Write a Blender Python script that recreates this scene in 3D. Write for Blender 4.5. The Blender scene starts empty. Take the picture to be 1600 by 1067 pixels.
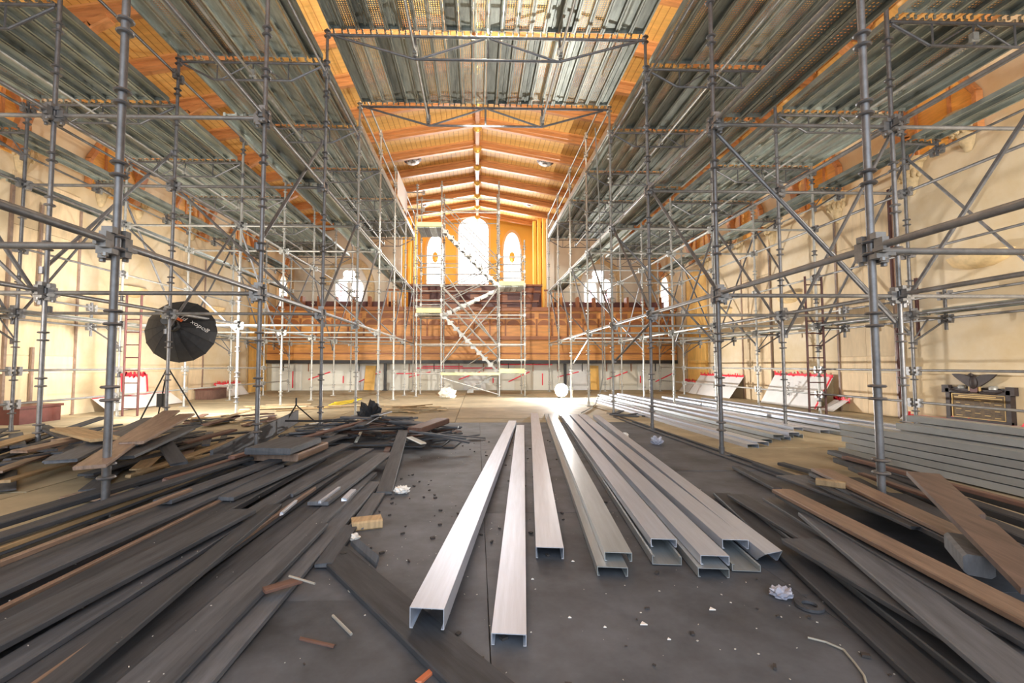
import bpy, bmesh, math, random
from mathutils import Vector, Matrix, Euler
random.seed(11)
SC = bpy.context.scene
COL = SC.collection
V = Vector

# ------------------------------------------------------------------ camera
F, YAW, PIT, CX, H = 711.956, 0.0256, 0.0516, 763.68, 1.0574
cam_d = bpy.data.cameras.new('camera'); cam = bpy.data.objects.new('camera', cam_d); COL.objects.link(cam)
cam_d.sensor_width = 36.0; cam_d.lens = 36.0 * F / 1600.0
cam_d.shift_x = (800.0 - CX) / 1600.0
cam_d.clip_start = 0.05; cam_d.clip_end = 200
cam.location = (0, 0, H)
cam.rotation_euler = Euler((math.pi / 2 + PIT, 0, -YAW), 'XYZ')
SC.camera = cam

# ------------------------------------------------------------------ world, exposure, large lights
w = bpy.data.worlds.new('world'); SC.world = w; w.use_nodes = True
wb = w.node_tree.nodes['Background']
wb.inputs[0].default_value = (0.93, 0.97, 1.0, 1); wb.inputs[1].default_value = 0.9
SC.view_settings.view_transform = 'Standard'
SC.view_settings.look = 'None'
SC.view_settings.gamma = 1.0
SC.view_settings.use_curve_mapping = False
SC.view_settings.exposure = 0.5

def light(name, typ, loc, energy, col=(1, 1, 1), size=0.3, rot=(0, 0, 0), parent=None, size_y=None, spot=None):
    d = bpy.data.lights.new(name, typ); o = bpy.data.objects.new(name, d); COL.objects.link(o)
    d.energy = energy; d.color = col; o.location = loc; o.rotation_euler = rot
    if typ == 'AREA':
        d.size = size
        if size_y: d.shape = 'RECTANGLE'; d.size_y = size_y
    else:
        d.shadow_soft_size = size
    if spot: d.spot_size = spot
    if parent: o.parent = parent
    return o

def sc3(c, k): return tuple(max(0, min(1, v * k)) for v in c[:3]) + (1,)

# added front fill, a large area light behind the camera
light('rear_fill', 'AREA', (0, -5.5, 4.2), 470, (0.8, 0.9, 1.0), 13, (math.radians(82), 0, 0), size_y=6)
# daylight from the lancets of the far end
light('chancel_daylight', 'AREA', (-0.1, 22.6, 6.6), 330, (0.95, 0.98, 1.0), 5, (math.radians(-90), 0, 0), size_y=3)

# added spots out of view in both aisles, brightening the flank walls
def aim(o, tgt): o.rotation_euler = (V(tgt) - o.location).to_track_quat('-Z', 'Y').to_euler()
aim(light('left_wall_fill', 'SPOT', (-6.0, 0.6, 1.9), 950, (1.0, 0.9, 0.76), 0.25, spot=math.radians(75)), (-9.0, 9.0, 1.7))
aim(light('right_wall_fill', 'SPOT', (6.1, 0.6, 1.9), 1150, (1.0, 0.9, 0.76), 0.25, spot=math.radians(75)), (8.8, 9.0, 1.7))

# ------------------------------------------------------------------ pixel rays (photo is 1600 x 1067)
def ray(u, v):
    a = (u - CX) / F; b = (533.5 - v) / F
    yp = math.cos(PIT) - b * math.sin(PIT); z = math.sin(PIT) + b * math.cos(PIT)
    return V((a * math.cos(YAW) + yp * math.sin(YAW), -a * math.sin(YAW) + yp * math.cos(YAW), z))
def fp(u, v, z=0.0):
    d = ray(u, v); return V((0, 0, H)) + d * ((z - H) / d.z)
def at(u, v, Y):
    d = ray(u, v); return V((0, 0, H)) + d * (Y / d.y)
def wx(u, v, X):
    d = ray(u, v); return V((0, 0, H)) + d * (X / d.x)

# ------------------------------------------------------------------ materials
MATS = {}
def mat(name, base, rough=0.6, metal=0.0, noise=None, var=0.0, bump=0.0, stretch=(1, 1, 1), dark=None, perf=None, spec=0.5, gen=False):
    if name in MATS: return MATS[name]
    m = bpy.data.materials.new(name); MATS[name] = m; m.use_nodes = True
    nt = m.node_tree; N = nt.nodes; L = nt.links
    b = N['Principled BSDF']; b.inputs['Roughness'].default_value = rough; b.inputs['Metallic'].default_value = metal
    b.inputs['Specular IOR Level'].default_value = spec
    base4 = tuple(base) + (1,)
    b.inputs['Base Color'].default_value = base4
    out = None
    tc = N.new('ShaderNodeTexCoord')
    if noise:
        sc, amt = noise
        mp = N.new('ShaderNodeMapping'); mp.inputs['Scale'].default_value = stretch
        L.new(tc.outputs['Object'], mp.inputs['Vector'])
        oi = N.new('ShaderNodeObjectInfo')
        ad = N.new('ShaderNodeVectorMath'); ad.operation = 'MULTIPLY_ADD'
        cmb = N.new('ShaderNodeCombineXYZ')
        for i in range(3): L.new(oi.outputs['Random'], cmb.inputs[i])
        L.new(cmb.outputs[0], ad.inputs[0]); ad.inputs[1].default_value = (17, 31, 23); L.new(mp.outputs[0], ad.inputs[2])
        nz = N.new('ShaderNodeTexNoise'); nz.inputs['Scale'].default_value = sc; nz.inputs['Detail'].default_value = 6
        nz.inputs['Roughness'].default_value = 0.65
        L.new(ad.outputs[0], nz.inputs['Vector'])
        cr = N.new('ShaderNodeValToRGB'); L.new(nz.outputs['Fac'], cr.inputs[0])
        cr.color_ramp.elements[0].position = 0.3; cr.color_ramp.elements[1].position = 0.7
        cr.color_ramp.elements[0].color = (tuple(dark) + (1,)) if dark else sc3(base, 1 - amt)
        cr.color_ramp.elements[1].color = sc3(base, 1 + amt)
        out = cr.outputs[0]
        if bump:
            bp = N.new('ShaderNodeBump'); bp.inputs['Strength'].default_value = bump; bp.inputs['Distance'].default_value = 0.01
            L.new(nz.outputs['Fac'], bp.inputs['Height']); L.new(bp.outputs[0], b.inputs['Normal'])
        if var:
            hv = N.new('ShaderNodeHueSaturation'); L.new(out, hv.inputs['Color'])
            mr = N.new('ShaderNodeMapRange'); mr.inputs['To Min'].default_value = 1 - var; mr.inputs['To Max'].default_value = 1 + var
            L.new(oi.outputs['Random'], mr.inputs['Value']); L.new(mr.outputs[0], hv.inputs['Value']); out = hv.outputs[0]
        L.new(out, b.inputs['Base Color'])
    if perf:
        # punched holes in the tread plate
        sx = N.new('ShaderNodeSeparateXYZ'); L.new(tc.outputs['Object'], sx.inputs[0])
        def mth(op, a, bb=None):
            n = N.new('ShaderNodeMath'); n.operation = op
            for i, q in enumerate((a, bb)):
                if q is None: continue
                if isinstance(q, (int, float)): n.inputs[i].default_value = q
                else: L.new(q, n.inputs[i])
            return n.outputs[0]
        fx = mth('SUBTRACT', mth('FRACT', mth('DIVIDE', sx.outputs['X'], perf)), 0.5)
        fy = mth('SUBTRACT', mth('FRACT', mth('DIVIDE', sx.outputs['Y'], perf)), 0.5)
        r2 = mth('ADD', mth('MULTIPLY', fx, fx), mth('MULTIPLY', fy, fy))
        hole = mth('LESS_THAN', r2, 0.085)
        top = mth('GREATER_THAN', sx.outputs['Z'], -0.012)
        inner = mth('LESS_THAN', mth('ABSOLUTE', sx.outputs['X']), 0.095)
        fac = mth('MULTIPLY', mth('MULTIPLY', hole, top), inner)
        tr = N.new('ShaderNodeBsdfTransparent'); mx = N.new('ShaderNodeMixShader')
        L.new(fac, mx.inputs[0]); L.new(b.outputs[0], mx.inputs[1]); L.new(tr.outputs[0], mx.inputs[2])
        L.new(mx.outputs[0], N['Material Output'].inputs['Surface'])
    return m

def emit(name, col, strength):
    if name in MATS: return MATS[name]
    m = bpy.data.materials.new(name); MATS[name] = m; m.use_nodes = True
    b = m.node_tree.nodes['Principled BSDF']
    b.inputs['Base Color'].default_value = tuple(col) + (1,)
    b.inputs['Emission Color'].default_value = tuple(col) + (1,); b.inputs['Emission Strength'].default_value = strength
    return m

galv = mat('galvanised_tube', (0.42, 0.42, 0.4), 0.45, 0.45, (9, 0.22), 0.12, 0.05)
galv_d = mat('shaded_tube', (0.17, 0.17, 0.18), 0.42, 0.45, (12, 0.25), 0.15, 0.05)  # darker copy of the tube steel, shade of near tubes put into the colour
galv_m = mat('grey_tube', (0.24, 0.24, 0.245), 0.42, 0.45, (9, 0.25), 0.15, 0.05)  # mid-dark copy of the same steel, shade of near ledgers in its colour
plank_m = mat('galvanised_plank', (0.33, 0.36, 0.33), 0.46, 0.45, (3.5, 0.35), 0.42, 0.02, (4, 0.6, 1))
plank_p = mat('perforated_plank', (0.36, 0.39, 0.36), 0.46, 0.45, (3.5, 0.35), 0.35, 0.02, (4, 0.6, 1), perf=0.038)
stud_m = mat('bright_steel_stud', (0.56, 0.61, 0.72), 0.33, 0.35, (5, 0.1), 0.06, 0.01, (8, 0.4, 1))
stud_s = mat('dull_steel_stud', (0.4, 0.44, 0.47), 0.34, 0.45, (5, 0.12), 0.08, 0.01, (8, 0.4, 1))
board_d = mat('charred_board', (0.062, 0.068, 0.082), 0.62, 0, (6, 0.35), 0.35, 0.12, (5, 0.5, 1), spec=0.4)
board_e = mat('dark_grey_board', (0.105, 0.114, 0.134), 0.6, 0, (6, 0.3), 0.3, 0.12, (5, 0.5, 1), spec=0.4)
board_b = mat('brown_board', (0.27, 0.185, 0.14), 0.42, 0, (7, 0.35), 0.25, 0.1, (6, 0.5, 1))
board_t = mat('tan_board', (0.42, 0.3, 0.17), 0.6, 0, (7, 0.3), 0.25, 0.1, (6, 0.5, 1))
board_r = mat('red_brown_board', (0.13, 0.07, 0.055), 0.5, 0, (7, 0.35), 0.25, 0.1, (6, 0.5, 1))
ply_f = mat('plywood_floor', (0.44, 0.37, 0.25), 0.75, 0, (1.6, 0.28), 0.12, 0.05)
ply_w = mat('plywood_wall', (0.72, 0.56, 0.36), 0.7, 0, (2.2, 0.16), 0.14, 0.03, (1, 3, 0.7))
ply_o = mat('orange_plywood', (0.8, 0.48, 0.14), 0.7, 0, (2.2, 0.16), 0.1, 0.03, (1, 3, 0.7))
floor_d = mat('charcoal_floor', (0.096, 0.107, 0.13), 0.55, 0, (2.2, 0.5), 0.1, 0.3, spec=0.4)
plaster = mat('cream_plaster', (0.7, 0.61, 0.47), 0.85, 0, (0.9, 0.12), 0, 0.02, dark=(0.66, 0.5, 0.28))
grey_pl = mat('grey_plaster', (0.7, 0.66, 0.56), 0.85, 0, (0.7, 0.06), 0)
yellow_w = mat('yellow_wall', (0.95, 0.62, 0.14), 0.8, 0, (0.6, 0.05), 0)
white_w = mat('white_board', (0.8, 0.79, 0.72), 0.7, 0, (1.2, 0.07), 0.06)
plastic = mat('white_plastic', (0.82, 0.82, 0.82), 0.35, 0, (2.5, 0.06), 0.04, 0.1)
tape = mat('red_tape', (0.85, 0.03, 0.06), 0.4)
dark_w = mat('dark_walnut', (0.12, 0.035, 0.03), 0.45, 0, (4, 0.3), 0.1, 0.03)
oak = mat('orange_oak', (0.72, 0.33, 0.09), 0.42, 0, (3.5, 0.22), 0.06, 0.03, (0.5, 4, 4))
oak_d = mat('dark_oak', (0.34, 0.12, 0.04), 0.42, 0, (3.5, 0.25), 0.06, 0.03, (0.5, 4, 4))
rib_m = mat('ceiling_rib', (0.58, 0.26, 0.1), 0.35, 0, (3, 0.2), 0.05, 0.02, (0.5, 5, 5))
rib_l = mat('ceiling_rib_moulding', (0.72, 0.36, 0.14), 0.35, 0, (3, 0.15), 0.05, 0.02, (0.5, 5, 5))
gold = mat('gilt_boss', (0.9, 0.55, 0.12), 0.35, 0.4)
black = mat('black_fabric', (0.02, 0.022, 0.028), 0.6, 0, (12, 0.3), 0, 0.1)
blackm = mat('black_metal', (0.03, 0.03, 0.032), 0.45, 0.3)
white_p = mat('white_paint', (0.85, 0.85, 0.85), 0.5)
orange_l = mat('orange_label', (0.9, 0.2, 0.06), 0.5)
bronze = mat('bronze', (0.13, 0.09, 0.05), 0.6, 0.3, (10, 0.3), 0, 0.1)
bronze_d = mat('dark_bronze', (0.045, 0.035, 0.035), 0.55, 0.3, (10, 0.3), 0, 0.1)
brass = mat('brass_lettering', (0.5, 0.34, 0.13), 0.5, 0.3)
stone = mat('carved_stone', (0.6, 0.47, 0.28), 0.8, 0, (9, 0.25), 0.05, 0.4)
cream_d = mat('sconce_alabaster', (0.75, 0.56, 0.3), 0.6, 0, (4, 0.25), 0.05)
yel = mat('yellow_painted_steel', (0.95, 0.7, 0.02), 0.5, 0, (6, 0.1), 0.05)
yel_p = mat('pale_yellow_board', (0.85, 0.72, 0.34), 0.6, 0, (5, 0.12), 0.05)
redpost = mat('red_painted_steel', (0.085, 0.03, 0.028), 0.5, 0.2, (8, 0.2), 0.1)
glass_d = mat('leading', (0.35, 0.33, 0.36), 0.6)
tracery = mat('tracery_stone', (0.72, 0.68, 0.62), 0.8)
lit_glass = emit('daylit_glass', (0.93, 0.97, 1.0), 3.2)
pale_glass = emit('pale_daylit_glass', (0.95, 0.97, 0.95), 1.1)
lit_pink = emit('daylit_pink_glass', (1.0, 0.55, 0.6), 2.2)
lamp_hot = emit('lamp_bulb', (1.0, 0.97, 0.9), 160)
clear_p = mat('crumpled_film', (0.38, 0.4, 0.5), 0.25, 0, (20, 0.2), 0, 0.2)
cable_m = mat('grey_cable', (0.35, 0.35, 0.32), 0.6)
chip_m = mat('pale_chips', (0.55, 0.54, 0.52), 0.7, 0, (8, 0.4))
chip_d = mat('dark_chips', (0.05, 0.045, 0.045), 0.7)

# tongue and groove ceiling: fine board joints as relief and stain
def tg_mat():
    m = mat('ceiling_boards', (0.84, 0.5, 0.16), 0.48, 0, (2.0, 0.14), 0, 0, (1, 6, 1))
    nt = m.node_tree; N = nt.nodes; L = nt.links; b = N['Principled BSDF']
    tc = N.new('ShaderNodeTexCoord'); sx = N.new('ShaderNodeSeparateXYZ'); L.new(tc.outputs['Object'], sx.inputs[0])
    d = N.new('ShaderNodeMath'); d.operation = 'DIVIDE'; L.new(sx.outputs['X'], d.inputs[0]); d.inputs[1].default_value = 0.16
    fr = N.new('ShaderNodeMath'); fr.operation = 'FRACT'; L.new(d.outputs[0], fr.inputs[0])
    gt = N.new('ShaderNodeMath'); gt.operation = 'LESS_THAN'; L.new(fr.outputs[0], gt.inputs[0]); gt.inputs[1].default_value = 0.13
    mx = N.new('ShaderNodeMixRGB'); L.new(gt.outputs[0], mx.inputs[0])
    src = b.inputs['Base Color'].links[0].from_socket
    L.new(src, mx.inputs[1]); mx.inputs[2].default_value = (0.58, 0.28, 0.08, 1)
    L.new(mx.outputs[0], b.inputs['Base Color'])
    bp = N.new('ShaderNodeBump'); bp.invert = True; bp.inputs['Strength'].default_value = 0.6; bp.inputs['Distance'].default_value = 0.01
    L.new(gt.outputs[0], bp.inputs['Height']); L.new(bp.outputs[0], b.inputs['Normal'])
    return m
tg = tg_mat()
tg_v = mat('orange_boarding', (0.8, 0.42, 0.1), 0.5, 0, (2.5, 0.2), 0.05, 0.02, (1, 1, 8))

# ------------------------------------------------------------------ mesh helpers
def link(name, me, parent=None):
    o = bpy.data.objects.new(name, me); COL.objects.link(o)
    if parent: o.parent = parent
    return o
def tag(o, label=None, cat=None, group=None, kind=None):
    if label: o['label'] = label
    if cat: o['category'] = cat
    if group: o['group'] = group
    if kind: o['kind'] = kind
    return o
def empty(name, loc=(0, 0, 0), rz=0):
    o = bpy.data.objects.new(name, None); COL.objects.link(o); o.location = loc; o.rotation_euler = (0, 0, rz); o.empty_display_size = 0.1
    return o
def frame(p, q, up=V((0, 0, 1))):
    d = (q - p).normalized()
    if abs(d.dot(up)) > 0.98: up = V((0, 1, 0))
    s = d.cross(up).normalized(); u = s.cross(d)
    return s, d, u
class MB:
    def __init__(s): s.v = []; s.f = []
    def tube(s, p, q, r, seg=10, cap=True, r2=None):
        p = V(p); q = V(q); a, d, u = frame(p, q); n = len(s.v); r2 = r if r2 is None else r2
        for i in range(seg):
            t = 2 * math.pi * i / seg; c = a * math.cos(t) + u * math.sin(t)
            s.v.append(p + c * r); s.v.append(q + c * r2)
        for i in range(seg):
            j = (i + 1) % seg; s.f.append((n + 2 * i, n + 2 * j, n + 2 * j + 1, n + 2 * i + 1))
        if cap:
            s.f.append(tuple(n + 2 * i for i in range(seg))[::-1]); s.f.append(tuple(n + 2 * i + 1 for i in range(seg)))
        return s
    def box(s, c, sz, M=None):
        n = len(s.v); c = V(c)
        for x in (-1, 1):
            for y in (-1, 1):
                for z in (-1, 1):
                    o = V((x * sz[0] / 2, y * sz[1] / 2, z * sz[2] / 2))
                    s.v.append(c + (M @ o if M else o))
        for q in ((0, 1, 3, 2), (4, 6, 7, 5), (0, 4, 5, 1), (2, 3, 7, 6), (0, 2, 6, 4), (1, 5, 7, 3)): s.f.append(tuple(n + i for i in q))
        return s
    def bar(s, p, q, w, t, up=V((0, 0, 1)), roll=0.0):
        """rectangular bar from p to q, width w sideways, thickness t upwards"""
        p = V(p); q = V(q); a, d, u = frame(p, q, up)
        if roll:
            R = Matrix.Rotation(roll, 3, d); a = R @ a; u = R @ u
        n = len(s.v); ch = min(w, t) * 0.16
        prof = [(-w/2+ch, -t/2), (w/2-ch, -t/2), (w/2, -t/2+ch), (w/2, t/2-ch), (w/2-ch, t/2), (-w/2+ch, t/2), (-w/2, t/2-ch), (-w/2, -t/2+ch)]
        for e in (p, q):
            for x, z in prof: s.v.append(e + a * x + u * z)
        k = len(prof)
        for i in range(k): s.f.append((n + i, n + (i + 1) % k, n + k + (i + 1) % k, n + k + i))
        s.f.append(tuple(n + i for i in range(k))[::-1]); s.f.append(tuple(n + k + i for i in range(k)))
        return s
    def extr(s, prof, p, q, up=V((0, 0, 1)), caps=True):
        """closed outline (x sideways, z up) swept from p to q"""
        p = V(p); q = V(q); a, d, u = frame(p, q, up); n = len(s.v); k = len(prof)
        for e in (p, q):
            for x, z in prof: s.v.append(e + a * x + u * z)
        for i in range(k): s.f.append((n + i, n + (i + 1) % k, n + k + (i + 1) % k, n + k + i))
        if caps:
            s.f.append(tuple(n + i for i in range(k))[::-1]); s.f.append(tuple(n + k + i for i in range(k)))
        return s
    def poly(s, pts, off):
        """flat outline given as 3-D points, thickened by the vector off"""
        n = len(s.v); k = len(pts); off = V(off)
        for p in pts: s.v.append(V(p))
        for p in pts: s.v.append(V(p) + off)
        for i in range(k): s.f.append((n + i, n + (i + 1) % k, n + k + (i + 1) % k, n + k + i))
        s.f.append(tuple(n + i for i in range(k))[::-1]); s.f.append(tuple(n + k + i for i in range(k)))
        return s
    def lathe(s, prof, c=(0, 0, 0), seg=16, a0=0.0, a1=2 * math.pi, M=None):
        n = len(s.v); c = V(c); full = abs(a1 - a0 - 2 * math.pi) < 1e-6; m = seg if full else seg + 1; k = len(prof)
        for i in range(m):
            t = a0 + (a1 - a0) * i / seg
            for r, z in prof:
                o = V((r * math.cos(t), r * math.sin(t), z)); s.v.append(c + (M @ o if M else o))
        for i in range(seg):
            j = (i + 1) % m
            for e in range(k - 1): s.f.append((n + i * k + e, n + j * k + e, n + j * k + e + 1, n + i * k + e + 1))
        return s
    def mesh(s, name, m, smooth=False):
        me = bpy.data.meshes.new(name); me.from_pydata([tuple(v) for v in s.v], [], s.f); me.materials.append(m)
        bm = bmesh.new(); bm.from_mesh(me); bmesh.ops.recalc_face_normals(bm, faces=bm.faces); bm.to_mesh(me); bm.free()
        if smooth:
            for p in me.polygons: p.use_smooth = True
            try: me.set_sharp_from_angle(angle=math.radians(40))
            except Exception: pass
        return me
    def build(s, name, m, parent=None, smooth=False, origin=None):
        if origin is not None:
            o0 = V(origin); s.v = [v - o0 for v in s.v]
        o = link(name, s.mesh(name, m, smooth), parent)
        if origin is not None: o.location = origin
        return o
ORD = ['first', 'second', 'third', 'fourth', 'fifth', 'sixth', 'seventh', 'eighth', 'ninth', 'tenth', 'eleventh', 'twelfth', 'thirteenth',
       'fourteenth', 'fifteenth', 'sixteenth', 'seventeenth', 'eighteenth', 'nineteenth', 'twentieth', 'twenty-first', 'twenty-second']

def board(p, q, wd, th, m, label, cat='board', group=None, name='board', roll=0.0, top=True, mb=None):
    """a loose board lying from p to q; p and q are the middle of its upper face"""
    p = V(p); q = V(q); c = (p + q) / 2
    off = V((0, 0, -th / 2)) if top else V((0, 0, 0))
    L = (q - p).length
    b = MB(); b.bar((0, -L / 2, 0), (0, L / 2, 0), wd, th)
    # ragged ends
    for i in range(len(b.v)):
        if random.random() < 0.5: b.v[i] = b.v[i] + V((0, random.uniform(-0.012, 0.012), 0))
    o = b.build(name, m)
    s, d, u = frame(p, q)
    R = Matrix((s, d, u)).transposed()
    if roll: R = R @ Matrix.Rotation(roll, 3, 'Y')
    o.matrix_world = Matrix.Translation(c + off) @ R.to_4x4()
    tag(o, label, cat, group)
    return o

# ================================================================== THE SETTING
XW_L, XW_R = -8.62, 8.38
YB = 18.9          # balcony front
YG = 21.5          # grey gable wall
YE = 23.6          # chancel end wall
Y0 = -4.0
ZR = 8.86; SL = 0.175   # ridge height and ceiling slope
WT = 6.75               # wall top

# ---- floor: plywood sheets over the nave floor, each a part
fl = MB(); fl.box(((XW_L + XW_R) / 2, (Y0 + 24) / 2, -0.07), (XW_R - XW_L + 0.4, 24 - Y0, 0.1))
floor = fl.build('floor', chip_d); tag(floor, kind='structure')
def sheet(x0, x1, y0, y1, m, z=0.0):
    b = MB(); g = 0.004 if m is floor_d else 0.012
    b.box((0, 0, -0.01), (x1 - x0 - g, y1 - y0 - g, 0.02))
    o = b.build('plywood_sheet', m, floor); o.location = ((x0 + x1) / 2, (y0 + y1) / 2, z + random.uniform(-0.003, 0.003))
    o.rotation_euler = (0, 0, random.uniform(-0.0012, 0.0012))
XD0, XD1, YD = -2.85, 2.95, 8.45
def run(x0, x1, y0, y1, m, w=1.22, l=2.44, shift=0.0, z=0.0):
    x = x0; k = 0
    while x < x1 - 0.05:
        xe = min(x + w, x1); y = y0 - (shift if k % 2 else 0)
        while y < y1 - 0.05:
            ye = min(y + l, y1); sheet(x, xe, max(y, y0), ye, m, z); y += l
        x = xe; k += 1
run(XD0, XD1, Y0, YD, floor_d, 1.45, 2.44, 1.2, 0.0)
run(XD0, XD1, YD, 19.2, ply_f, 2.44, 1.22, 0.6, 0.002)
run(XW_L, XD0, Y0, 19.2, ply_f, 2.44, 1.22, 0.6, 0.004)
run(XD1, XW_R, Y0, 19.2, ply_f, 2.44, 1.22, 0.6, 0.006)

# ---- side walls with plywood-boarded bays
def side_wall(name, X, s, pil):
    b = MB(); b.box((X + s * 0.15, (Y0 + YE) / 2, WT / 2), (0.3, YE - Y0, WT))
    wl = b.build(name, plaster); tag(wl, kind='structure')
    for (a, c, m) in pil:
        z = 0.02; k = 0
        while z < 4.62:
            ze = min(z + 1.22, 4.67)
            nn = 2 if c - a > 1.0 else 1
            for j in range(nn):
                p = MB(); w_ = (c - a) / nn
                p.box((0, 0, 0), (0.02, w_ - 0.008, ze - z - 0.008))
                o = p.build('plywood_panel', m, wl)
                o.location = (X - s * (0.012 + 0.002 * ((k + j) % 2)), a + w_ * (j + 0.5), (z + ze) / 2)
            z = ze; k += 1
        for yy in (a, c):
            p = MB(); p.box((0, 0, 0), (0.05, 0.05, 4.4)); o = p.build('batten', board_b if m is ply_w else board_t, wl)
            o.location = (X - s * 0.026, yy, 2.2)
    # string course
    p = MB(); p.box((X - s * 0.04, (Y0 + YE) / 2, WT - 0.05), (0.12, YE - Y0, 0.12)); p.build('cornice', rib_l, wl)
    # pointed timber panels high on the wall between the roof braces
    for yc in (5.0, 7.9, 10.8, 13.7, 16.6):
        q = MB(); pts = [(-.75, 4.95), (.75, 4.95), (.75, 5.6), (.4, 6.2), (0, 6.6), (-.4, 6.2), (-.75, 5.6)]
        q.poly([V((X - s * .02, yc + a, z)) for a, z in pts], (-s * .03, 0, 0)); tp_ = q.build('timber_panel', tg_v, wl)
        for (a, c) in zip(pts[1:], pts[2:] + pts[:1]):
            q = MB(); q.bar(V((X - s * .07, yc + a[0], a[1])), V((X - s * .07, yc + c[0], c[1])), .1, .12, V((s, 0, 0))); q.build('panel_frame', rib_m, tp_)
        for a in (-.3, .3):
            q = MB(); q.box((X - s * .06, yc + a, 5.5), (.05, .05, 1.1)); q.build('panel_mullion', rib_m, tp_)
    p = MB(); p.box((X - s * 0.02, (Y0 + YB) / 2, 0.92), (0.04, YB - Y0, 0.05)); p.build('dado_rail', plaster, wl)
    return wl
wall_l = side_wall('wall_left', XW_L, -1, [(4.6, 6.0, ply_w), (8.5, 9.95, ply_w), (12.9, 14.5, ply_w), (17.3, 18.85, ply_o)])
wall_r = side_wall('wall_right', XW_R, 1, [(4.9, 6.3, ply_w), (8.85, 10.3, ply_w), (12.7, 14.1, ply_w), (16.2, 17.9, ply_o)])

# ---- ceiling: low gable of tongue-and-groove boards, ribs and ridge
XI_L, XI_R = -7.7, 7.5
cz = lambda x: ZR - SL * abs(x)
cm = MB()
cm.poly([(XI_L, Y0, cz(XI_L)), (0, Y0, ZR), (XI_R, Y0, cz(XI_R)), (XI_R, Y0, cz(XI_R) + 0.1), (0, Y0, ZR + 0.1), (XI_L, Y0, cz(XI_L) + 0.1)], (0, YE + 0.3 - Y0, 0))
ceil = cm.build('ceiling', tg); tag(ceil, kind='structure')
for s, XI, XW in ((-1, XI_L, XW_L), (1, XI_R, XW_R)):
    c = MB(); c.poly([(XI, Y0, cz(XI) + 0.03), (XW + s * 0.02, Y0, WT), (XW + s * 0.1, Y0, WT), (XI + s * 0.08, Y0, cz(XI) + 0.1)], (0, YG - Y0, 0))
    c.build('ceiling_cove', tg, ceil)
RIBS = [14.1 + 1.45 * k for k in range(-10, 7)]
rprof = [(-0.13, 0.02), (-0.13, -0.05), (-0.09, -0.06), (-0.09, -0.15), (-0.06, -0.17), (-0.06, -0.24), (0.06, -0.24), (0.06, -0.17), (0.09, -0.15), (0.09, -0.06), (0.13, -0.05), (0.13, 0.02)]
lprof = [(-0.17, 0.02), (-0.17, -0.035), (0.17, -0.035), (0.17, 0.02)]
for i, y in enumerate(RIBS):
    for XI in (XI_L, XI_R):
        m = MB(); m.extr(rprof, (0, y, ZR), (XI, y, cz(XI))); rb = m.build('rib', rib_m, ceil)
        m = MB(); m.extr(lprof, (0, y, ZR - 0.005), (XI, y, cz(XI) - 0.005)); m.build('rib_moulding', rib_l, rb)
    if i % 2 == 0 and y < YG:
        for s, XI, XW in ((-1, XI_L, XW_L), (1, XI_R, XW_R)):   # curved brace down to the wall
            m = MB(); pts = []
            for k in range(9):
                t = k / 8; x = XI - s * 0.9 + s * 0.9 * (1 - (1 - t) ** 2) + s * 0.72 * t; z = cz(XI - s * 0.9) - 0.2 - (cz(XI) - 5.0) * t ** 1.3
                pts.append(V((min(x, XW - 0.06) if s > 0 else max(x, XW + 0.06), y, z)))
            for k in range(8): m.bar(pts[k], pts[k + 1] + (pts[k + 1] - pts[k]) * 0.06, 0.2, 0.16, V((0, 1, 0)) if False else V((s * 1.0, 0, 0.3)))
            m.build('arch_brace', rib_m, ceil)
m = MB(); m.extr([(-0.1, 0.02), (-0.1, -0.1), (-0.06, -0.12), (-0.06, -0.3), (0.06, -0.3), (0.06, -0.12), (0.1, -0.1), (0.1, 0.02)], (0, Y0, ZR), (0, YE, ZR)); m.build('ridge_beam', rib_m, ceil)
for y in RIBS[6:]:
    m = MB(); m.lathe([(0.001, -0.42), (0.07, -0.4), (0.13, -0.33), (0.16, -0.25), (0.12, -0.2)], (0, y, ZR), 12); m.build('ridge_boss', gold, ceil, True)

# round grilles on the ceiling
def grille(u, v, Y, label):
    p = at(u, v, Y); z = cz(p.x) - 0.01
    o = empty('ceiling_speaker', (p.x, p.y, z)); o.rotation_euler = (0, math.atan(SL) * (1 if p.x > 0 else -1), 0)
    m = MB(); m.lathe([(0.001, 0.0), (0.3, 0.0), (0.31, -0.03), (0.27, -0.06), (0.001, -0.06)], (0, 0, 0), 24); m.build('rim', redpost, o, True)
    m = MB(); m.lathe([(0.001, -0.05), (0.24, -0.06), (0.23, -0.11), (0.15, -0.13), (0.001, -0.13)], (0, 0, 0), 24); m.build('cone', galv, o, True)
    m = MB(); m.lathe([(0.06, -0.12), (0.1, -0.16), (0.07, -0.19), (0.001, -0.19)], (0, 0, 0), 16); m.build('hub', white_p, o, True)
    for k in range(8):
        a = 2 * math.pi * k / 8; m = MB(); m.lathe([(0.001, -0.125), (0.025, -0.12), (0.025, -0.1)], (0.2 * math.cos(a), 0.2 * math.sin(a), 0), 8); m.build('vent_hole', blackm, o)
    tag(o, label, 'ceiling speaker', 'round ceiling speakers')
def ceil_Y(u, v):
    d = ray(u, v); t = 5.0
    for _ in range(60):
        p = V((0, 0, H)) + d * t; t += (cz(p.x) - p.z) / max(0.15, d.z) * 0.7
    return (V((0, 0, H)) + d * t).y
for (u, v, l) in ((645, 249, 'large round ceiling speaker, left of the ridge and nearer'), (852, 251, 'large round ceiling speaker, right of the ridge and nearer'),
                  (663, 316, 'small-looking round ceiling speaker left of the ridge, above the stair tower'), (827, 316, 'small-looking round ceiling speaker right of the ridge, beside the stair tower')):
    grille(u, v, ceil_Y(u, v), l)

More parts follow.
